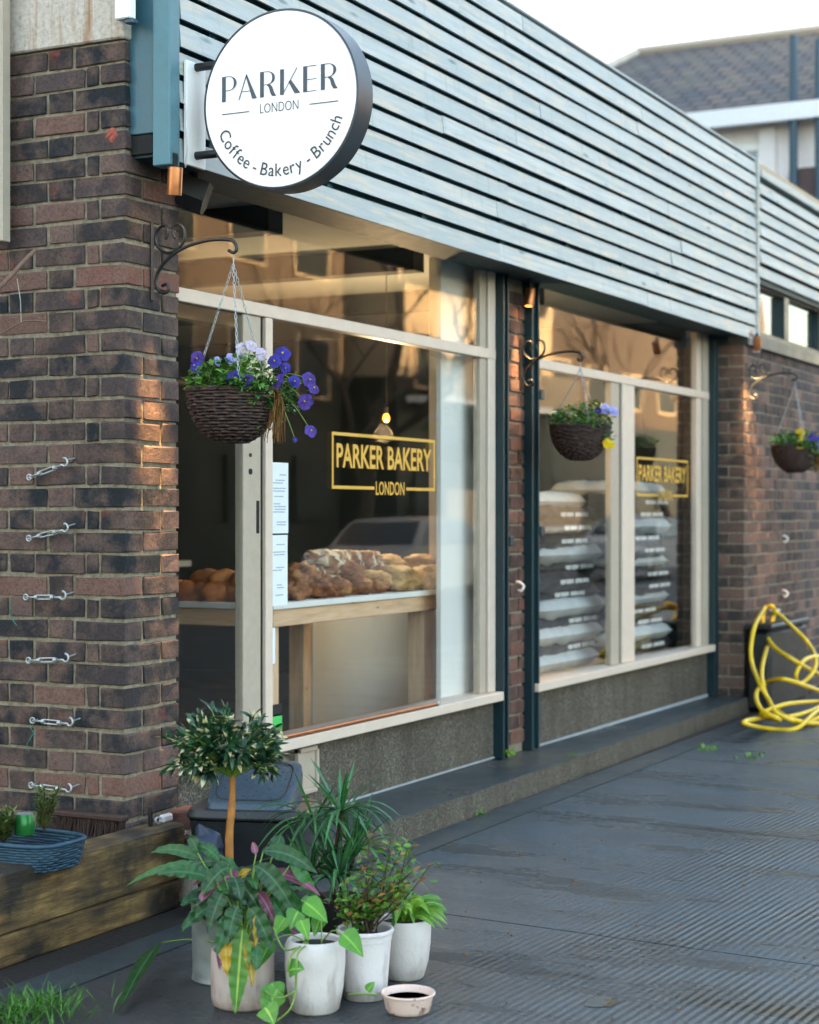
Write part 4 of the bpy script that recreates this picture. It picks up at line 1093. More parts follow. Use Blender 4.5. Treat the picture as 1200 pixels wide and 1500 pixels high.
potD, cD = pot('plant_pot', 592, 1438, 40, [(.66, 0), (.74, .006), (.9, .05), (.98, .1), (1.0, .14), (.99, .175)], 'white_pot', 'smooth white pot at the right end of the pot group', .16)
c = P3(492, 1395, 5.42); cE = Vector((c.x, c.y, 0))
potE = thing('plant_pot', cE, 'dark pot hidden behind the white pots, holding the spiky plant', 'pot')
MB().lathe([(.07, 0), (.09, .12), (.095, .2), (.088, .2), (.084, .16)], cE, n=28).build('pot_body', M['black_plastic'], potE, auto=45); MB().lathe([(.085, .18), (0, .185)], cE, n=20).build('soil', M['soil'], potE)
# dog bowl
f = PT(598, 1491, Z=0); cD2 = Vector((f.x + CA * .055, f.y + SA * .055, 0))
db = thing('dog_bowl', cD2, 'small chipped enamel dog bowl with water, front right of the pots', 'bowl')
n = NT('enamel'); co = n.coord(); a = n.noise(co, 26, 6, .75); sz = n.n('SeparateXYZ'); n.l(co, sz.inputs[0])
M['enamel'] = n.set(col=n.mix(n.ramp(n.math('ADD', a, n.math('MULTIPLY', sz.outputs[2], -1.6)), [(.50, (0, 0, 0)), (.6, (.9, .9, .9))]), lin('#d7b9ab'), lin('#5a2f22')), rough=.4)
MB().lathe([(.05, 0), (.058, .003), (.062, .012), (.070, .048), (.0745, .050), (.0755, .054), (.073, .057), (.069, .053), (.063, .03), (.055, .01), (0, .008)], cD2, n=40).build('bowl_body', M['enamel'], db, auto=50)
n = NT('water'); M['water'] = n.set(col=lin('#7c929c'), rough=.03, spec=.8, normal=n.bump(n.noise(n.coord(), 30, 2), .001))  # pale blue base paints in the sky mirrored by the water
MB().lathe([(.0645, .038), (0, .038)], cD2, n=32).build('water', M['water'], db)

# ------------------------------------------------------------------ plants
UP = Vector((0, 0, 1)); VIEW = Vector((CA, SA, 0)); RGT = Vector((SA, -CA, 0))
def leaf_between(p0, p1, wd, arch, mat, par, wave=.12, seg=18, nrm=None, name='leaf', pet=None, fold=.22, shape='long'):
    p0, p1 = Vector(p0), Vector(p1); ctl = (p0 + p1) / 2 + UP * arch
    nv = nrm or (-VIEW * .75 + UP * .65)
    mb = MB(); vs, fs, ed = [], [], []; across = 2; nc = 5
    L = (p1 - p0).length; ph = random.random() * 6
    for i in range(seg + 1):
        t = i / seg; p = p0 * (1 - t) ** 2 + ctl * 2 * t * (1 - t) + p1 * t * t
        tg = ((ctl - p0) * (1 - t) + (p1 - ctl) * t); tg = tg.normalized() if tg.length > 1e-6 else UP
        sd_ = tg.cross(nv); sd_ = sd_.normalized() if sd_.length > 1e-4 else RGT
        no = sd_.cross(tg).normalized()
        if shape == 'heart': w = wd * (max(.1, min(1, (t + .06) / .22)) ** .6 if t < .22 else (1 - ((t - .22) / .78) ** 1.6))
        else: w = wd * (min(1, (t + .02) / .3) ** .75 if t < .3 else (1 - ((t - .3) / .7) ** 2.2) ** .85)
        w = max(w, wd * .03)
        for k in range(nc):
            s = (k - 2) / 2
            vs.append(p + sd_ * s * w / 2 + no * (-abs(s) * fold * w / 2 * -1 + wave * wd * .5 * abs(s) * math.sin(t * L * 190 + ph + s * .8))); ed.append(abs(s))
    for i in range(seg):
        for k in range(nc - 1): fs.append((i * nc + k, i * nc + k + 1, (i + 1) * nc + k + 1, (i + 1) * nc + k))
    t0_ = random.random()
    mb.add(vs, fs, ed); mb.t = [min(1, max(0, t0_ + (.07 if (q // 4) % 2 else -.07) + random.gauss(0, .07))) for q in range(len(fs))]
    mb.mi = 1
    if pet is not None: mb.tube(smoothpath([pet, (Vector(pet) + p0) / 2 + UP * .02, p0 + (p1 - p0) * .02], 3), .0022, 5)
    return mb.build(name, [M[mat], M['stem_green']], par, smooth=True)
S5 = lambda t: t / FPX
# topiary with pale-tipped leaves
tp = thing('topiary_tree', (cb.x, cb.y, .25), 'small lollipop topiary with pale-tipped leaves on an orange-brown trunk', 'tree')
tb = P3(338, 1300, 5.2); tt_ = P3(341, 1130, 5.2)
MB().tube(smoothpath([tb - UP * .03, P3(336, 1230, 5.2), P3(340, 1180, 5.2), tt_], 4), [.0125] * 5 + [.0115] * 4 + [.009] * 4, 9).build('trunk', M['trunk'], tp, smooth=True)
cc_ = P3(326, 1098, 5.2); mb = MB(); mbt = MB()
random.seed(5)
for i in range(95):
    u = Vector((random.gauss(0, 1), random.gauss(0, 1), random.gauss(0, 1))).normalized()
    if u.z < -.55: u.z *= -.3
    rr = random.choice((random.uniform(.3, .9), random.uniform(.8, 1.15)))
    e = cc_ + Vector((u.x * .165 * rr, u.y * .165 * rr, u.z * .118 * rr))
    mid = tt_ * .5 + e * .5 + UP * .01
    mbt.tube(smoothpath([tt_ - UP * .02, mid, e], 3), .002, 4)
    d = (e - cc_).normalized()
    for q in range(15):
        p = e - (e - mid) * random.random() * .8
        yaw = random.random() * 6.3
        v = (d * .8 + Vector((random.gauss(0, .7), random.gauss(0, .7), random.gauss(0, .6)))).normalized()
        vs, fs, ed = leaf_pts(random.uniform(.032, .055), random.uniform(.012, .018), 4, 0, random.uniform(0, .5), fold=.25, across=1)
        pale_ = 1.0 if random.random() < .28 else .5
        ed2 = [(j // 3) / 4.0 * pale_ for j in range(len(ed))]
        m = Matrix.Translation(p) @ v.to_track_quat('X', 'Z').to_matrix().to_4x4() @ Matrix.Rotation(random.gauss(0, .6), 4, 'X')
        mb.tint = random.random(); mb.add([m @ Vector(w_) for w_ in vs], fs, ed2)
tag(mb.build('crown', M['leaf_bay'], tp), kind='stuff'); tag(mbt.build('branches', M['stem_green'], tp), kind='stuff')
# big drooping leaves
cal = thing('leafy_plant', (ca.x, ca.y, .14), 'plant with long wavy drooping green leaves, some yellow and purple', 'plant')
core = Vector((ca.x, ca.y, .15)); tA = 4.99
LV = [(300, 1262, 221, 1249, 17, 'd', .1, .04), (300, 1266, 186, 1297, 12, 'd', .08, .04), (336, 1266, 272, 1273, 15, 'd', .05, .03), (318, 1290, 230, 1281, 24, 'd', .02, .03),
 (338, 1270, 293, 1319, 26, 'd', -.06, .04), (342, 1285, 353, 1323, 23, 'd', -.08, .03), (329, 1304, 305, 1367, 27, 'd', -.1, .03), (348, 1328, 333, 1386, 24, 'd', -.1, .03),
 (356, 1356, 345, 1493, 30, 'l', -.14, .02), (362, 1372, 370, 1446, 17, 'y', -.12, .02), (328, 1356, 333, 1431, 20, 'y', -.11, .02), (378, 1383, 375, 1422, 18, 'd', -.1, .01),
 (373, 1268, 434, 1342, 28, 'd', -.05, .05), (384, 1247, 465, 1280, 23, 'd', 0, .04), (424, 1266, 468, 1327, 17, 'd', 0, .04), (318, 1296, 288, 1328, 13, 'p', -.07, .02),
 (376, 1306, 402, 1351, 17, 'p', -.06, .02), (352, 1298, 381, 1338, 26, 'd', -.07, .03), (378, 1335, 374, 1386, 13, 'y', -.09, .01), (346, 1290, 369, 1274, 12, 'y', -.06, .01),
 (330, 1326, 284, 1346, 24, 'd', -.06, .03), (375, 1252, 370, 1233, 10, 'p', .02, 0), (402, 1248, 412, 1222, 22, 'd', .05, .0), (290, 1250, 276, 1226, 16, 'd', .08, .02), (322, 1262, 284, 1240, 18, 'd', .06, .03),
 (395, 1300, 448, 1352, 26, 'd', .03, .04), (385, 1320, 425, 1372, 28, 'd', -.02, .03), (365, 1330, 398, 1392, 26, 'd', -.05, .03), (350, 1318, 340, 1352, 26, 'd', -.05, .02), (310, 1310, 270, 1322, 16, 'd', .03, .03), (400, 1290, 440, 1300, 24, 'd', .07, .04), (338, 1340, 318, 1400, 20, 'd', -.03, .03), (312, 1318, 300, 1350, 22, 'd', 0, .03)]
mt = {'d': 'leaf_dark', 'y': 'leaf_yellow', 'l': 'leaf_lime', 'p': 'leaf_purple'}
for a0, b0, a1, b1, w, k, dt, ar in LV:
    hang = b1 > 1385
    p0 = P3(a0, b0, tA + (-.17 if hang else dt * .5)); p1 = P3(a1, b1, tA + (-.2 if hang else dt))
    if p1.z < .02: p1.z = .02
    leaf_between(p0, p1, w / FPX * tA * 1.08, ar, mt[k], cal, pet=core, wave=.2 if k != 'p' else .14, nrm=-VIEW * random.uniform(.6, 1) + UP * random.uniform(.35, .8) + RGT * random.gauss(0, .25))
random.seed(90)
for i in range(34):
    az = random.uniform(0, 2 * PI); L = random.uniform(.12, .24); o_ = Vector((math.cos(az), math.sin(az), 0))
    p0 = P3(350 + random.gauss(0, 22), random.uniform(1275, 1350), tA + .05 + random.uniform(-.03, .06)); p1 = p0 + o_ * L * .8 + UP * random.uniform(-.1, .04)
    if p1.z < .1: p1.z = .1
    leaf_between(p0, p1, random.uniform(.032, .055), random.uniform(.02, .05), random.choice(('leaf_dark', 'leaf_dark', 'leaf_dark', 'leaf_dark', 'leaf_purple')), cal, pet=core, wave=.18)
g0 = PT(234, 1394, Z=.03); g1 = PT(174, 1482, Z=.012)
leaf_between(g0 + UP * .03, g1, .055, .03, 'leaf_dark', cal, pet=core, wave=.35, nrm=UP * .9 - VIEW * .5)
# spiky plant
random.seed(31)
spk = thing('spiky_plant', (cE.x, cE.y, .18), 'spiky plant with long arching narrow dark green blades', 'plant')
for (hx, hy, nb, tt) in ((460, 1205, 30, 5.4), (500, 1192, 36, 5.36), (496, 1285, 44, 5.3), (455, 1285, 24, 5.34), (520, 1250, 26, 5.36)):
    h = P3(hx, hy, tt)
    MB().tube(smoothpath([Vector((cE.x, cE.y, .17)), (Vector((cE.x, cE.y, .17)) + h) / 2 + RGT * random.gauss(0, .02), h], 4), .006, 6).build('cane', M['stem_dark'], spk, smooth=True)
    for i in range(nb):
        az = 2 * PI * (i + random.random() * .7) / nb; L = random.uniform(.16, .3); el = random.uniform(.35, 1.4)
        d = Vector((math.cos(az) * math.cos(el), math.sin(az) * math.cos(el), math.sin(el)))
        out = Vector((math.cos(az), math.sin(az), 0))
        tip = h + d * L * .75 + out * L * .25 - UP * L * (.85 if el < 1.0 else .15) * random.uniform(.5, 1.1)
        leaf_between(h, tip, random.uniform(.011, .016), L * .35 if el < 1.0 else .01, 'blade', spk, wave=.03, nrm=UP * .9 - out * .3, name='blade', fold=.35)
# vine
pv = thing('trailing_vine', (cB.x, cB.y, .18), 'heart-leaved trailing vine spilling from the rounded white pot', 'plant')
cr = Vector((cB.x, cB.y, .19)); tB = 4.87
for a0, b0, a1, b1, w, dt, m_ in ((447, 1322, 480, 1352, 34, .0, 0), (437, 1335, 425, 1362, 30, -.03, 0), (502, 1368, 532, 1402, 34, -.06, 0), (424, 1422, 446, 1421, 30, -.1, 0), (407, 1450, 386, 1490, 40, -.06, 0), (398, 1440, 408, 1480, 34, -.05, 0), (388, 1476, 402, 1502, 34, -.13, 1), (470, 1345, 460, 1372, 24, .03, 0), (418, 1345, 402, 1372, 24, .0, 0), (398, 1378, 378, 1420, 26, .0, 0), (455, 1330, 440, 1318, 26, .04, 0), (440, 1348, 452, 1378, 22, -.05, 0)):
    p0, p1 = P3(a0, b0, tB + dt), P3(a1, b1, tB + dt - .02)
    p0.z = max(p0.z, .02); p1.z = max(p1.z, .01)
    st_ = cr + RGT * (-.02 if a0 < 460 else .02) + VIEW * random.gauss(0, .015)
    leaf_between(p0, p1, w / FPX * tB, .008, 'leaf_pothos' if not m_ else 'leaf_lime', pv, shape='heart', wave=.05, fold=.3, pet=st_ if b0 < 1400 else None)
mb = MB()
for l in (((452, 1382, .0), (420, 1392, -.06), (408, 1378, -.07), (398, 1360, -.04), (380, 1395, -.02)), ((450, 1384, -.03), (436, 1400, -.1), (433, 1450, -.11), (425, 1478, -.12), (404, 1497, -.12)), ((433, 1452, -.11), (410, 1462, -.1), (388, 1452, -.07)), ((448, 1380, 0), (428, 1398, -.09), (422, 1424, -.1)), ((510, 1457, .0), (530, 1456, -.05), (552, 1457, -.04))):
    mb.tube(smoothpath([P3(a, b, tB + d) for a, b, d in l], 5), .0028, 6)
tag(mb.build('vines', M['stem_green'], pv, smooth=True), kind='stuff')
leaf_between(P3(538, 1452, tB - .03), P3(549, 1438, tB - .03), .026, .002, 'leaf_pothos', pv, shape='heart')
# small shrub
random.seed(8)
shb = thing('small_shrub', (cC.x, cC.y, .17), 'small open shrub with thin dark stems and little green and reddish leaves', 'shrub')
ms, ml, md = MB(), MB(), MB(); b = Vector((cC.x, cC.y, .168))
for i in range(30):
    ex, ey = random.choice(((515, 1300), (545, 1270), (580, 1260), (560, 1300), (605, 1262), (530, 1330), (500, 1330), (590, 1290)))
    e = P3(ex + random.gauss(0, 14), ey + random.gauss(0, 14), 5.05 + random.gauss(0, .06))
    path = smoothpath([b + Vector((random.gauss(0, .012), random.gauss(0, .012), 0)), b * .55 + e * .45 + UP * .02 + RGT * random.gauss(0, .015), e], 4)
    ms.tube(path, [.0028 * (1 - .06 * q) for q in range(len(path))], 5)
    for q in range(26):
        p = path[random.randrange(3, len(path))] + Vector((random.gauss(0, .014), random.gauss(0, .014), random.gauss(0, .014)))
        g_ = md if random.random() < .17 else ml
        add_leaf(g_, p, random.random() * 6.3, random.gauss(0, .5), random.uniform(.018, .034), random.uniform(.009, .016), 3, random.uniform(-.4, 1), random.uniform(.2, 1.0), across=1)
tag(ms.build('stems', M['stem_dark'], shb), kind='stuff'); tag(ml.build('foliage', M['leaf_shrub'], shb), kind='stuff'); tag(md.build('dry_leaves', M['dead_leaf'], shb), kind='stuff')
# pale leafed plant in the right pot
pl4 = thing('pale_leaf_plant', (cD.x, cD.y, .165), 'low plant with pale arching leaves in the right-hand white pot', 'plant')
b = Vector((cD.x, cD.y, .168))
for i in range(26):
    az = random.random() * 2 * PI; o_ = Vector((math.cos(az), math.sin(az), 0)); L = random.uniform(.07, .14)
    if i < 6: o_ = (RGT + Vector((random.gauss(0, .4), random.gauss(0, .4), 0))).normalized(); L = .13
    leaf_between(b + o_ * .015, b + o_ * L + UP * random.uniform(-.02, .05), random.uniform(.018, .03), random.uniform(.05, .1), 'leaf_lime' if random.random() < .6 else 'leaf_shrub', pl4, wave=.1, seg=6)

# ------------------------------------------------------------------ black bin
cbn = P3(372, 1180, 6.08); rzb = PSI - PI / 2
bin_ = thing('waste_bin', (cbn.x, cbn.y, 0), 'black plastic bin with a sloping flap lid beside the door', 'bin')
bm = Matrix.Translation((cbn.x, cbn.y, 0)) @ Matrix.Rotation(rzb + R(-8), 4, 'Z')
def loft(secs, pw=.35, n=40):
    mb = MB(); vs = []; fs = []
    for (w, d, z, oy, tl) in secs:
        for k in range(n):
            t = 2 * PI * k / n; f = lambda q: math.copysign(abs(q) ** pw, q)
            x, y = f(math.cos(t)) * w, f(math.sin(t)) * d
            vs.append(bm @ Vector((x, y + oy, z + tl * y)))
    for i in range(len(secs) - 1):
        for k in range(n):
            k2 = (k + 1) % n; fs.append((i * n + k, i * n + k2, (i + 1) * n + k2, (i + 1) * n + k))
    fs.append(list(range(n))[::-1]); fs.append([(len(secs) - 1) * n + k for k in range(n)]); mb.add(vs, fs); return mb
loft([(.165, .13, .0, 0, 0), (.2, .16, .33, 0, 0), (.203, .163, .34, 0, 0)]).build('bin_body', M['black_plastic'], bin_, auto=40)
lid = loft([(.208, .168, .345, 0, 0), (.211, .171, .35, 0, 0), (.211, .171, .356, 0, 0), (.2, .16, .374, 0, .0)]).build('lid', M['black_plastic'], bin_, auto=40)
simple('lid_plastic', '#2c3d48', .3, 0, .35, 160, .0015, 200)  # blue-grey of the flap paints sky sheen onto black plastic
loft([(.15, .14, .372, .0, .05), (.15, .14, .42, .02, .4), (.146, .136, .443, .022, .44), (.133, .123, .449, .022, .44)], .32).build('flap', M['lid_plastic'], lid, auto=35)
mb = MB()
path = [bm @ Vector((math.copysign(abs(math.cos(t)) ** .4, math.cos(t)) * .122, .022 + math.copysign(abs(math.sin(t)) ** .4, math.sin(t)) * .11, .450 + .44 * math.copysign(abs(math.sin(t)) ** .4, math.sin(t)) * .11)) for t in [2 * PI * q / 48 for q in range(48)]]
mb.tube(path, .0032, 6, closed=True); mb.build('groove', M['black_plastic'], lid, smooth=True)
# blue sheet stuffed behind the plants
mb = MB(); c = P3(300, 1235, 5.75)
mb.ball(c - Vector((0, 0, .03)), .05, .06, .07, 16, 12, jit=.6, seed=4); tag(mb.build('plastic_bag', M['blue_sheet'], smooth=True), 'crumpled dark blue plastic bag between the raised bed and the bin', 'bag')

# ------------------------------------------------------------------ hose and box on the far wall
hs = [(560, 668), (500, 770), (474, 900), (482, 1000), (525, 1110), (575, 1200), (630, 1285), (760, 1335), (880, 1300), (960, 1240), (900, 1215), (700, 1225), (560, 1270), (545, 1295), (700, 1300), (860, 1250), (980, 1150), (1000, 1090), (880, 1060), (740, 985), (600, 890), (545, 760), (560, 680), (600, 665), (605, 720), (575, 870), (540, 1010), (545, 1120), (590, 1230), (700, 1310), (860, 1360), (1000, 1340), (1050, 1240), (950, 1180), (780, 1120), (660, 1085), (560, 1105), (505, 1170), (535, 1260), (640, 1320), (560, 1310), (450, 1325), (445, 1345), (560, 1368), (730, 1375), (830, 1290), (960, 1180), (1020, 1060), (900, 960), (790, 970), (735, 1060), (760, 1110), (830, 1050), (850, 970), (800, 870), (700, 770), (620, 695), (606, 690)]
pts = []
for i, (a, b) in enumerate(hs):
    px, py = 980 + a / 3.945, 720 + b / 3.945
    yy = YF - .05 - max(0, (py - 900) / 160) * .38 - .05 * math.sin(i * 1.7) - (.2 if px > 1136 else .05)
    p = PT(px, py, Y=yy); p.z = max(p.z, .013); pts.append(p)
hz = thing('garden_hose', (7, -.3, 0), 'yellow garden hose hung in tangled loops on the far brick wall', 'hose')
MB().tube(smoothpath(pts, 6), .0145, 8).build('hose', M['hose_yellow'], hz, smooth=True)
c = PT(1128, 888, Y=YF); MB().box((c.x - .03, YF - .07, c.z - .04), (c.x + .04, YF - .001, c.z - .02), .004).build('wall_hook', M['steel'], hz)
bb = thing('storage_box', (8.2, -.3, 0), 'black storage box behind the yellow hose', 'box')
xb = PT(1142, 950, Y=-.4).x
MB().box((xb, -.34, .0), (xb + 1.0, YF - .02, .56), .03).build('box_body', M['black_plastic'], bb); MB().box((xb - .015, -.355, .561), (xb + 1.015, YF - .015, .6), .012).build('lid', M['black_plastic'], bb)
# small fixings on far wall and pier
for px, py, Y, lab in ((1146, 785, YF, 'small white hook high on the far brick wall'), (1146, 865, YF, 'small metal tap hook low on the far brick wall'), (756, 853, .09, 'white hook on the narrow brick pier')):
    c = PT(px, py, Y=Y); tag(MB().tube(smoothpath([c, c + Vector((0, -.02, 0)), c + Vector((.01, -.04, -.02)), c + Vector((.0, -.03, -.045)), c + Vector((0, -.01, -.04))], 3), .007, 7).build('wall_hook', M['white_plastic'], smooth=True), lab, 'hook')

# ------------------------------------------------------------------ bread table and bread
tb_ = thing('display_table', (2.3, .6, .1), 'pine display table carrying bread inside the window', 'table')
X0, X1, Y0, Y1 = 1.473, 3.1, .3, 1.15
MB().box((X0 - .02, Y0 - .015, .958), (X1 + .02, Y1, .984), .002).build('tabletop', M['white_paint'], tb_)
for a, b in (((X0, Y0, .882), (X1, Y0 + .03, .957)), ((X0, Y1 - .03, .882), (X1, Y1, .957)), ((X0, Y0 + .031, .882), (X0 + .03, Y1 - .031, .957)), ((X1 - .03, Y0 + .031, .882), (X1, Y1 - .031, .957))):
    m_ = [(a[i] + b[i]) / 2 for i in range(3)]; h_ = [(b[i] - a[i]) / 2 for i in range(3)]
    if h_[1] > h_[0]: MB().box((-h_[1], -h_[0], -h_[2]), (h_[1], h_[0], h_[2]), .003).build('apron', M['pine'], tb_, mw=Matrix.Translation(m_) @ Matrix.Rotation(PI / 2, 4, 'Z'))
    else: MB().box((-h_[0], -h_[1], -h_[2]), (h_[0], h_[1], h_[2]), .003).build('apron', M['pine'], tb_, mw=Matrix.Translation(m_))
for x in (X0 + .002, X1 - .14):
    for y in (Y0 + .032, Y1 - .12):
        MB().box((-.39, -.045, -.04), (.39, .045, .04), .003).build('leg', M['pine'], tb_, mw=Matrix.Translation((x + .06, y + .045, .492)) @ Matrix.Rotation(PI / 2, 4, 'Y'))
random.seed(77)
def loaf_mesh(kind):
    mb = MB()
    if kind == 'croissant':
        n = 21; pts = []; rs = []
        for i in range(n):
            t = (i / (n - 1) - .5) * 2; a = t * 1.15
            pts.append((math.sin(a) * .062, .045 - math.cos(a) * .045, .028)); seg = abs(math.sin((t + 1) * 4.6)) ** .6
            rs.append((.034 * (1 - abs(t) ** 2.2) ** .7 + .006) * (.88 + .14 * seg))
        mb.tube(pts, rs, 14); return mb.mesh('croissant', M['croissant'], True)
    if kind == 'roll': mb.ball((0, 0, .036), .06, .055, .038, 18, 11, jit=.25, seed=3, pw=.85); return mb.mesh('roll', M['croissant'], True)
    if kind == 'round': mb.ball((0, 0, .055), .115, .1, .06, 24, 14, jit=.4, seed=5, pw=.82); return mb.mesh('round_loaf', M['seeded'], True)
    if kind == 'dark': mb.ball((0, 0, .045), .095, .075, .05, 24, 14, jit=.55, seed=9, pw=.8); return mb.mesh('dark_loaf', M['crust'], True)
    mb.ball((0, 0, .055), .165, .085, .06, 28, 15, jit=.42, seed=7, pw=.8); return mb.mesh('flour_loaf', M['crust_flour'], True)
LM = {k: loaf_mesh(k) for k in ('croissant', 'roll', 'round', 'dark', 'flour')}
def bread(kind, x, y, z, a, label, grp, s=1.0, tl=0):
    o = put({'croissant': 'croissant', 'roll': 'bread_roll', 'round': 'bread_loaf', 'dark': 'bread_loaf', 'flour': 'bread_loaf'}[kind], LM[kind], None, Matrix.Translation((x, y, z)) @ Matrix.Rotation(a, 4, 'Z') @ Matrix.Rotation(tl, 4, 'Y') @ Matrix.Scale(s, 4))
    tag(o, label, 'pastry' if kind in ('croissant', 'roll') else 'bread', grp)
ZT = .986
def on(px, py, z): return PT(px, py, Z=z)
i_ = 0
ordn = ['first', 'second', 'third', 'fourth', 'fifth', 'sixth', 'seventh', 'eighth', 'ninth', 'tenth', 'eleventh', 'twelfth', 'thirteenth', 'fourteenth']
for i, (px, py) in enumerate(((272, 876), (296, 878), (320, 877), (345, 878), (372, 876))):
    p = PT(px, py, X=1.52 + (i % 2) * .03); bread('croissant', p.x, p.y, ZT, R(-80 + 25 * (i % 3)), 'croissant in the front row left of the door stile, %s from the left' % ordn[i], 'croissants on the table', 1.3)
for i, (px, py) in enumerate(((305, 855), (330, 856), (354, 858))):
    p = PT(px, py, X=1.58); bread('croissant', p.x, p.y, ZT + .055, R(-60 + 40 * i), 'croissant piled on the others left of the door stile, %s from the left' % ordn[i], 'croissants on the table', 1.25)
for i in range(5): bread('roll', 1.72 + .02 * (i % 2), .98 - i * .13, ZT, i * 1.1, 'brown roll behind the croissants, %s from the back' % ordn[i], 'rolls behind the croissants', 1.1)
for i, (px, kind, s) in enumerate(((432, 'dark', .8), (458, 'dark', .95), (487, 'dark', .9), (520, 'dark', .95), (548, 'dark', .75))):
    p = PT(px, 884 - i * 3, Y=.37 + .02 * (i % 2)); bread(kind, p.x, p.y, ZT, i * 1.3, 'dark crusted bun in the front row on the table, %s from the left' % ordn[i], 'dark buns in the front row', s)
for i, (px, s) in enumerate(((545, .85), (575, 1.0), (601, .8), (628, .95))):
    p = PT(px, 868, Y=.42 - .02 * i); bread('round', p.x, p.y, ZT + .0, i * .9, 'round seeded loaf at the right of the table, %s from the left' % ordn[i], 'round seeded loaves', s * 1.05)
p = PT(480, 850, Y=.55); bread('flour', p.x - .02, p.y, ZT + .0, R(8), 'lower long floury loaf in the middle of the table', 'long floury loaves', .95)
p = PT(430, 862, Y=.6); bread('flour', p.x, p.y, ZT, R(30), 'long floury loaf nearest the paper menu', 'long floury loaves', .9)
p = PT(530, 850, Y=.62); bread('flour', p.x, p.y, ZT, R(-14), 'long floury loaf behind the round seeded ones', 'long floury loaves', .95)
p = PT(478, 833, Y=.55); bread('flour', p.x, p.y, ZT + .09, R(4), 'topmost long floury loaf of the pile, left', 'long floury loaves', 1.0)
p = PT(520, 832, Y=.62); bread('flour', p.x, p.y, ZT + .09, R(-25), 'topmost long floury loaf of the pile, right', 'long floury loaves', .9)
for i, (px, py, Y_, kind, s2_) in enumerate(((440, 868, .46, 'dark', 1.0), (500, 866, .5, 'dark', 1.05), (566, 862, .55, 'round', 1.0), (615, 860, .5, 'round', .95))):
    p = PT(px, py, Y=Y_); bread(kind, p.x, p.y, ZT + .055, i * 1.7, 'crusty loaf resting on the front row of buns, %s from the left' % ordn[i], 'loaves in the second layer', s2_)
p = PT(550, 825, Y=.7); yb = thing('price_card', p, 'small yellow card standing behind the loaves', 'card'); MB().box((p.x - .06, p.y, ZT), (p.x + .1, p.y + .004, ZT + .12)).build('card', M['petal_yellow'], yb)
# papers and stickers on the glass
def paper(px0, py0, px1, py1, label, mat='paper', name='paper_sheet', lines=True, ylift=-.005):
    a, b = PT(px0, py0, Y=YW + ylift), PT(px1, py1, Y=YW + ylift)
    o = MB().box((a.x, YW + ylift - .001, b.z), (b.x, YW + ylift, a.z)).build(name, M[mat]); tag(o, label, 'paper' if mat == 'paper' else 'sticker')
    if lines:
        mb = MB(); z = a.z - .03; w = b.x - a.x
        while z > b.z + .03:
            if random.random() < .75:
                l = random.uniform(.3, .75) * w; x = a.x + .1 * w + random.random() * (.8 * w - l); mb.box((x, YW + ylift - .0014, z), (x + l, YW + ylift - .0011, z + .004))
            z -= random.choice((.011, .011, .022, .03))
        tag(mb.build('print', M['grey_print'], o), kind='stuff')
    return o
paper(397, 677, 422, 781, 'upper printed paper sheet taped inside the window'); paper(397, 784, 421, 886, 'lower printed paper sheet taped inside the window')
paper(398, 920, 403, 972, 'narrow white sticker on the glass below the paper sheets', lines=False, name='sticker')
g_ = paper(397, 1048, 413, 1074, 'green rating sticker at the bottom of the window', 'green_print', 'rating_sticker', False)
a, b = PT(397, 1033, Y=YW - .005), PT(413, 1047.5, Y=YW - .005)
MB().box((a.x, YW - .006, b.z), (b.x, YW - .005, a.z)).build('dark_header', M['black_plastic'], g_)
q = PT(409.5, 1066, Y=YW - .005); mb = MB()
mb.tube([(q.x + .012 * math.cos(t * PI / 10), YW - .0064, q.z + .012 * math.sin(t * PI / 10)) for t in range(20)], .0014, 4, closed=True)
vs, fs = text_mesh('5', .010, .015, .01); mb.add([(q.x - .005 + u, YW - .0064, q.z - .0075 + v) for u, v in vs], fs); mb.build('rating_mark', M['black_plastic'], g_)
# copper bar lying on the sill
a, b = PT(413, 1086, Y=.03), PT(643, 1032, Y=.03)
cpz = thing('copper_bar', (a + b) / 2, 'worn copper-coloured bar lying along the window sill', 'bar')
MB().tube([(a.x, .045, .466), (b.x, .045, .466)], .0105, 10).build('tube', M['copper'], cpz, auto=40)
MB().tube([(b.x - .002, .045, .466), (b.x + .02, .045, .466)], .0125, 10).build('end_cap', M['steel'], cpz, auto=40)
# pendant
c = PT(566, 612, Y=.95); pd = thing('pendant_lamp', c, 'warm glowing pendant bulb inside the shop', 'lamp')
MB().ball(c, .018, .018, .024, 14, 9).build('bulb', M['bulb'], pd, smooth=True); MB().tube([c + Vector((0, 0, .03)), (c.x, c.y, 2.72)], .0025, 5).build('flex', M['black_metal'], pd); MB().lathe([(.012, .022), (.012, .06)], c, n=12).build('bulb_holder', M['black_metal'], pd)
ld = bpy.data.lights.new('bulb', 'POINT'); ld.energy = 7; ld.color = (1, .74, .46); ld.shadow_soft_size = .05
lo = bpy.data.objects.new('lamp', ld); COL.objects.link(lo); lo.parent = pd; lo.matrix_parent_inverse = W[pd].inverted(); lo.location = c - Vector((0, 0, .09))
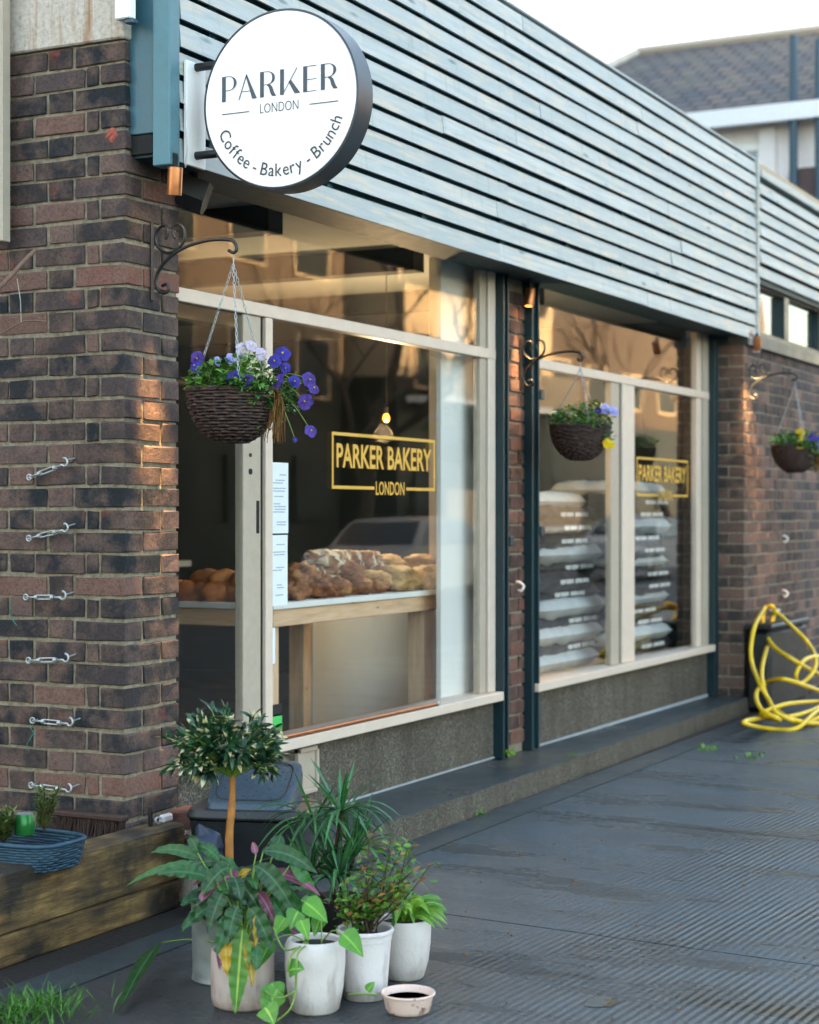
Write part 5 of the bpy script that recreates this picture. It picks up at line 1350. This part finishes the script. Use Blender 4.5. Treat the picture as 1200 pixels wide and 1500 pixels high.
# shop furniture far inside
ct = thing('shop_counter', (2.6, 3, .1), 'dark counter deep inside the shop', 'counter')
MB().box((1.6, 2.9, .1), (4.6, 3.5, 1.02), .01).build('front', M['interior_dark'], ct); MB().box((1.55, 2.85, 1.021), (4.65, 3.55, 1.06), .004).build('worktop', M['shop_grey'], ct)
ty = thing('tray_rack', (1.3, 2.6, .1), 'dark rack with a blue tray behind the croissants', 'rack')
MB().box((.95, 2.2, 1.1), (1.9, 2.6, 1.28), .01).build('tray', M['blue_tray'], ty); MB().box((.9, 2.15, 1.05), (1.95, 2.65, 1.09)).build('shelf', M['galv'], ty)
for x in (.92, 1.9): MB().box((x, 2.38, .1), (x + .03, 2.42, 1.9)).build('upright', M['black_metal'], ty)
pb = thing('wall_panel', (.6, 1.5, 1.2), 'pale leaning panel inside, left of the croissants', 'panel')
MB().box((.55, 1.75, 1.12), (.57, 2.15, 1.6), .004).build('board', M['shop_grey'], pb)
mb = MB(); cbg = P3(480, 1030, 8.2); mb.ball((2.2, .5, .16), .42, .14, .07, 22, 10, jit=.6, seed=3); tag(mb.build('flour_bag', M['root'], smooth=True), 'flattened brown paper bag on the floor under the bread table', 'bag')
pn = thing('floor_panel', (4.1, 1.3, .1), 'large pale panel standing on the floor beyond the bread table', 'panel'); MB().box((3.45, 1.25, .1), (4.75, 1.3, .86), .006).build('board', M['ceiling_paint'], pn)

# ------------------------------------------------------------------ flour sacks
def sack_mesh(dark, seed):
    random.seed(seed); mb = MB(); L, Dp, Hh = 1.06, .5, .108; nx, ny = 30, 12; vs = []; fs = []
    def pt(i, j, top):
        u, v = i / nx * 2 - 1, j / ny * 2 - 1
        e = (1 - abs(u) ** 12) ** .45 * (1 - abs(v) ** 9) ** .4
        z = (.5 + (.5 if top else -.5) * e) * Hh + .02 * noise.noise(Vector((u * 4 + seed, v * 2.5, top))) * e + .008 * noise.noise(Vector((u * 13 + seed, v * 7, top))) * e
        return (u * L / 2 * (1 - .03 * v * v), v * Dp / 2 * (1 - .06 * (u ** 2)), z)
    for top in (1, 0):
        n0 = len(vs)
        for i in range(nx + 1):
            for j in range(ny + 1): vs.append(pt(i, j, top))
        for i in range(nx):
            for j in range(ny):
                q = [n0 + i * (ny + 1) + j, n0 + (i + 1) * (ny + 1) + j, n0 + (i + 1) * (ny + 1) + j + 1, n0 + i * (ny + 1) + j + 1]
                fs.append(q if top else q[::-1])
    mb.add(vs, fs)
    return mb.mesh('sack', M['sack_black' if dark else 'sack_white'], True)
SK = {(d, s): sack_mesh(d, s) for d in (0, 1) for s in (1, 2, 3)}
mbp = MB()
for k in range(14): mbp.box((-.2 + k * .03 + (.02 if k > 6 else 0), -.0012, -.012 - .003 * (k % 3 == 1)), (-.2 + k * .03 + .021 - .006 * (k % 4 == 2) + (.02 if k > 6 else 0), 0, .012))
PRINT = mbp.mesh('print', M['white_paint'])
mbp = MB(); mbp.box((-.46, -.001, -.036), (-.452, 0, .036)); mbp.box((-.452, -.001, .03), (.46, 0, .036)); PLINE = mbp.mesh('print_line', M['white_paint'])
random.seed(4)
for s_, (xc, nlay) in enumerate(((4.86, 13), (6.15, 14))):
    for k in range(nlay):
        dark = (k % 2 or k in (6, 10)) if s_ == 0 else (k % 3 != 1)
        z = .437 + k * .079; dx, dy = random.gauss(0, .05), random.gauss(0, .018)
        mw = Matrix.Translation((xc + dx, .52 + dy, z)) @ Matrix.Rotation(random.gauss(0, .02), 4, 'Z')
        o = put('flour_sack', SK[(1 if dark else 0, random.choice((1, 2, 3)))], None, mw)
        tag(o, '%s flour sack in the %s stack, %s from the bottom' % ('black printed' if dark else 'plain pale', 'left' if s_ == 0 else 'right', ordn[k]), 'sack', 'flour sacks stacked in the window')
        if dark:
            put('print', PRINT, o, mw @ Matrix.Translation((random.uniform(-.05, .2), -.2515, .055)))
pt_ = thing('sack_pallet', (5.5, .5, .1), 'low timber platform under the flour sacks', 'pallet')
MB().box((4.2, .26, .36), (6.8, .8, .435), .004).build('top', M['pine'], pt_)
for x in (4.25, 5.5, 6.65): MB().box((x, .3, .1), (x + .1, .76, .359)).build('bearer', M['pine'], pt_)

# ------------------------------------------------------------------ house behind, top right
ho = thing('tiled_house', (27, 5, 0), 'pale rendered house with grey tiled roof behind the shop, top right', 'house')
n = NT('roof_tiles'); co = n.coord('Object'); sp_ = n.n('SeparateXYZ'); n.l(co, sp_.inputs[0])
br_t = n.n('TexBrick'); br_t.inputs['Scale'].default_value = 1; br_t.inputs['Brick Width'].default_value = .34; br_t.inputs['Row Height'].default_value = .24; br_t.inputs['Mortar Size'].default_value = .035
br_t.inputs['Color1'].default_value = lin('#3f434a'); br_t.inputs['Color2'].default_value = lin('#625750'); br_t.inputs['Mortar'].default_value = lin('#22272e')
cmb = n.n('CombineXYZ'); n.l(sp_.outputs[1], cmb.inputs[0]).l(n.math('MULTIPLY', sp_.outputs[2], 1.6), cmb.inputs[1]); n.l(cmb.outputs[0], br_t.inputs[0])
moss = n.noise(co, .9, 5, .65)
M['roof_tiles'] = n.set(col=n.mix(n.ramp(moss, [(.5, (0, 0, 0)), (.7, (.5, .5, .5))]), br_t.outputs[0], lin('#5e5f4d')), rough=.85, normal=n.bump(br_t.outputs['Fac'], -.03))
HX = 24.0; eL, eR, zE, zR = 9.6, 1.0, 8.05, 10.35
mb = MB()
A_ = [(HX - .4, eR, zE), (HX - .4, eL, zE), (HX + 8.4, eL, zE), (HX + 8.4, eR, zE), (HX + 4, eR + 2, zR), (HX + 4, eL - 1.5, zR)]
mb.add(A_, [(0, 4, 5, 1), (1, 5, 2), (2, 5, 4, 3), (3, 4, 0), (0, 1, 2, 3)]); rf = mb.build('roof', M['roof_tiles'], ho)
mb = MB(); mb.tube([(HX + 4, eR + 2, zR + .03), (HX + 4, eL - 1.5, zR + .03)], .11, 8); mb.build('ridge', M['beige_paint'], rf); 
MB().tube([(HX + 4, eL - 1.5, zR + .02), (HX - .4, eL, zE + .03)], .1, 8).build('hip', M['concrete'], rf)
MB().box((HX, eR + .3, 0), (HX + 8, eL - .3, zE - .001)).build('wall', M['render_white'], ho)
MB().box((HX - .45, eR - .1, zE - .28), (HX - .3, eL + .1, zE - .002)).build('gutter', M['roof_lead'], ho)
yb_ = PT(1140, 210, X=HX).y
MB().box((HX - .25, 1.4, 5.2), (HX - .001, yb_ - .25, 7.0)).build('brick_band', M['brick_joined'], ho)
for y in (yb_ - .35, yb_ - .75): MB().tube([(HX - .35, y, 3), (HX - .35, y, zE + 1.1 if y > yb_ - .5 else zE + 1.0)], .07 if y > yb_ - .5 else .05, 8).build('pipe', M['pipe_blue'], ho)
def window_on(par, x, y0, y1, z0, z1):
    f_ = MB().box((x - .06, y0, z0), (x - .002, y1, z1), .01).build('window', M['white_paint'], par); MB().box((x - .065, y0 + .1, z0 + .1), (x - .061, y1 - .1, z1 - .1)).build('window_pane', M['shop_grey'], f_)
yw = PT(1112, 220, X=HX).y; window_on(ho, HX, yw - .1, yw + .9, 6.2, 7.5)
MB().box((HX - .1, yb_ + .02, 3), (HX - .003, yb_ + .3, zE - .3)).build('render_edge', M['render_white'], ho)

# ------------------------------------------------------------------ across the street (seen mirrored in the glass)
def block(name, x0, x1, y0, y1, h, mat, label, rows, cols, balc=False):
    t = thing(name, ((x0 + x1) / 2, (y0 + y1) / 2, -.17), label, 'building')
    MB().box((x0, y0, 4.61), (x1, y1, h)).build('wall', M[mat], t); MB().box((x0 + .01, y0 + .01, -.17), (x1 - .01, y1 - .01, 4.605)).build('shaded_ground_floor', M['painted_shade'], t); MB().box((x0 - .2, y0 - .2, h + .001), (x1 + .2, y1 + .2, h + .35)).build('roof', M['concrete'], t)  # lowest storey coloured dark to put its shade into the wall
    for r in range(rows):
        zc = 1.2 + r * (h / rows)
        for c_ in range(cols):
            xx = x0 + (c_ + .5) * (x1 - x0) / cols; w_ = (x1 - x0) / cols * .55
            f_ = MB().box((xx - w_ / 2, y1 + .002, zc), (xx + w_ / 2, y1 + .06, zc + 1.4), .01).build('window', M['sun_render' if r else 'painted_shade'], t)
            MB().box((xx - w_ / 2 + .08, y1 + .061, zc + .08), (xx + w_ / 2 - .08, y1 + .066, zc + 1.32)).build('window_pane', M['interior_dark'], f_)
        if balc:
            MB().box((x0 + .3, y1 + .07, zc - .35), (x1 - .3, y1 + 1.1, zc - .2)).build('balcony_slab', M['white_paint'], t); MB().box((x0 + .3, y1 + 1.05, zc - .19), (x1 - .3, y1 + 1.1, zc + .7)).build('balcony_front', M['sun_render'], t)
        for yy in range(2):
            ym = y0 + (yy + .5) * (y1 - y0) / 2
            f_ = MB().box((x0 - .06, ym - .7, zc), (x0 - .002, ym + .7, zc + 1.4), .01).build('window', M['sun_render' if r else 'painted_shade'], t); MB().box((x0 - .066, ym - .6, zc + .1), (x0 - .061, ym + .6, zc + 1.3)).build('window_pane', M['interior_dark'], f_)
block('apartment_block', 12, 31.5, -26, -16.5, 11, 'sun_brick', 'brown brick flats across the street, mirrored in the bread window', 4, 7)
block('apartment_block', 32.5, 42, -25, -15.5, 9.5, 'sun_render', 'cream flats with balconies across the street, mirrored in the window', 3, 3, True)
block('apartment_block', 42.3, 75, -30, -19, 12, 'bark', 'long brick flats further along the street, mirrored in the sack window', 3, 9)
def bare_tree(x, y, h, seed, label):
    random.seed(seed); t = thing('bare_tree', (x, y, -.17), label, 'tree', 'bare street trees'); mb = MB(); tr = MB()
    def grow(p, d, L, r, lv, m):
        pts = [p]; 
        for i in range(4):
            d = (d + Vector((random.gauss(0, .12), random.gauss(0, .12), .05))).normalized(); p = p + d * L / 4; pts.append(p)
        m.tube(pts, [r * (1 - .1 * i) for i in range(5)], 7 if lv > 2 else 4)
        if lv:
            for k in range(3 if lv > 1 else 4):
                nd = (d + Vector((random.gauss(0, .6), random.gauss(0, .6), random.gauss(.1, .35)))).normalized()
                grow(pts[random.choice((2, 3, 4))], nd, L * random.uniform(.55, .8), r * .55, lv - 1, mb)
    grow(Vector((x, y, -.17)), Vector((0, 0, 1)), h * .42, .16, 5, tr)
    tr.build('trunk', M['bark'], t); tag(mb.build('branches', M['bark'], t), kind='stuff')
bare_tree(25, -12.6, 9, 3, 'bare tree across the street, mirrored in the bread window'); bare_tree(46, -13, 10, 5, 'bare tree before the long brick flats, mirrored in the sack window')
def car(x, y, col, label):
    t = thing('parked_car', (x, y, -.17), label, 'car', 'cars parked across the road'); z0 = -.17
    side = [(-2.05, .35), (-2.08, .62), (-1.95, .86), (-1.1, .98), (-.55, 1.38), (.1, 1.46), (.95, 1.42), (1.6, 1.12), (1.98, 1.0), (2.08, .7), (2.02, .34), (1.62, .28), (1.3, .28), (-1.0, .28), (-1.7, .28)]
    mb = MB(); ws = lambda z: .86 if z < .95 else .86 - (z - .95) * .42
    n_ = len(side); vs = []
    for s in (-1, 1): vs += [(x + a, y + s * ws(b), z0 + b) for a, b in side]
    mb.add(vs, [list(range(n_)), [n_ + i for i in range(n_)][::-1]] + [(i, n_ + i, n_ + (i + 1) % n_, (i + 1) % n_) for i in range(n_)]); mb.build('body', M[col], t, auto=50)
    for s in (-1, 1):
        for q in ([(-.95, 1.0), (-.5, 1.33), (.05, 1.4), (.05, 1.0)], [(.12, 1.0), (.12, 1.4), (.9, 1.36), (1.4, 1.08), (1.3, 1.0)]):
            mb = MB(); mb.prism(q, lambda u, v, d: (x + u, y + s * (ws(v) + d), z0 + v), .004, .012); mb.build('side_window', M['car_dark'], t)
    for (p0, p1, p2, p3) in (((-1.05, 1.0), (-.58, 1.37), 0, 0), ((1.57, 1.13), (.99, 1.41), 0, 0)):
        mb = MB(); o = .012
        mb.add([(x + p0[0] + (-o if p0[0] < 0 else o), y - .74, z0 + p0[1] + .012), (x + p0[0] + (-o if p0[0] < 0 else o), y + .74, z0 + p0[1] + .012), (x + p1[0] + (-o if p0[0] < 0 else o), y + .62, z0 + p1[1] + .012), (x + p1[0] + (-o if p0[0] < 0 else o), y - .62, z0 + p1[1] + .012)], [(0, 1, 2, 3)]); mb.build('windscreen', M['car_dark'], t)
    for dx in (-1.32, 1.28):
        for s in (-1, 1):
            wl = MB().lathe([(.0, -.1), (.2, -.1), (.31, -.09), (.32, 0), (.31, .09), (.2, .1), (0, .1)], n=24, mat=Matrix.Translation((x + dx, y + s * .8, z0 + .32)) @ Matrix.Rotation(PI / 2, 4, 'X')).build('wheel', M['tyre'], t, auto=40)
            MB().lathe([(.19, -.108), (.19, .108), (0, .108)], n=16, mat=Matrix.Translation((x + dx, y + s * .8, z0 + .32)) @ Matrix.Rotation(PI / 2, 4, 'X')).build('rim', M['galv'], wl)
    for s in (-1, 1):
        MB().box((x - 2.09, y + s * .6 - .16, z0 + .64), (x - 2.0, y + s * .6 + .16, z0 + .8), .03).build('headlight', M['white_paint'], t); MB().box((x + 2.0, y + s * .66 - .12, z0 + .72), (x + 2.09, y + s * .66 + .12, z0 + .95), .03).build('tail_light', M['rubble'], t)
car(22, -10, 'car_white', 'white hatchback parked by the kerb, mirrored in the bread window'); car(34, -10, 'shop_grey', 'grey hatchback parked further along, mirrored in the sack window')
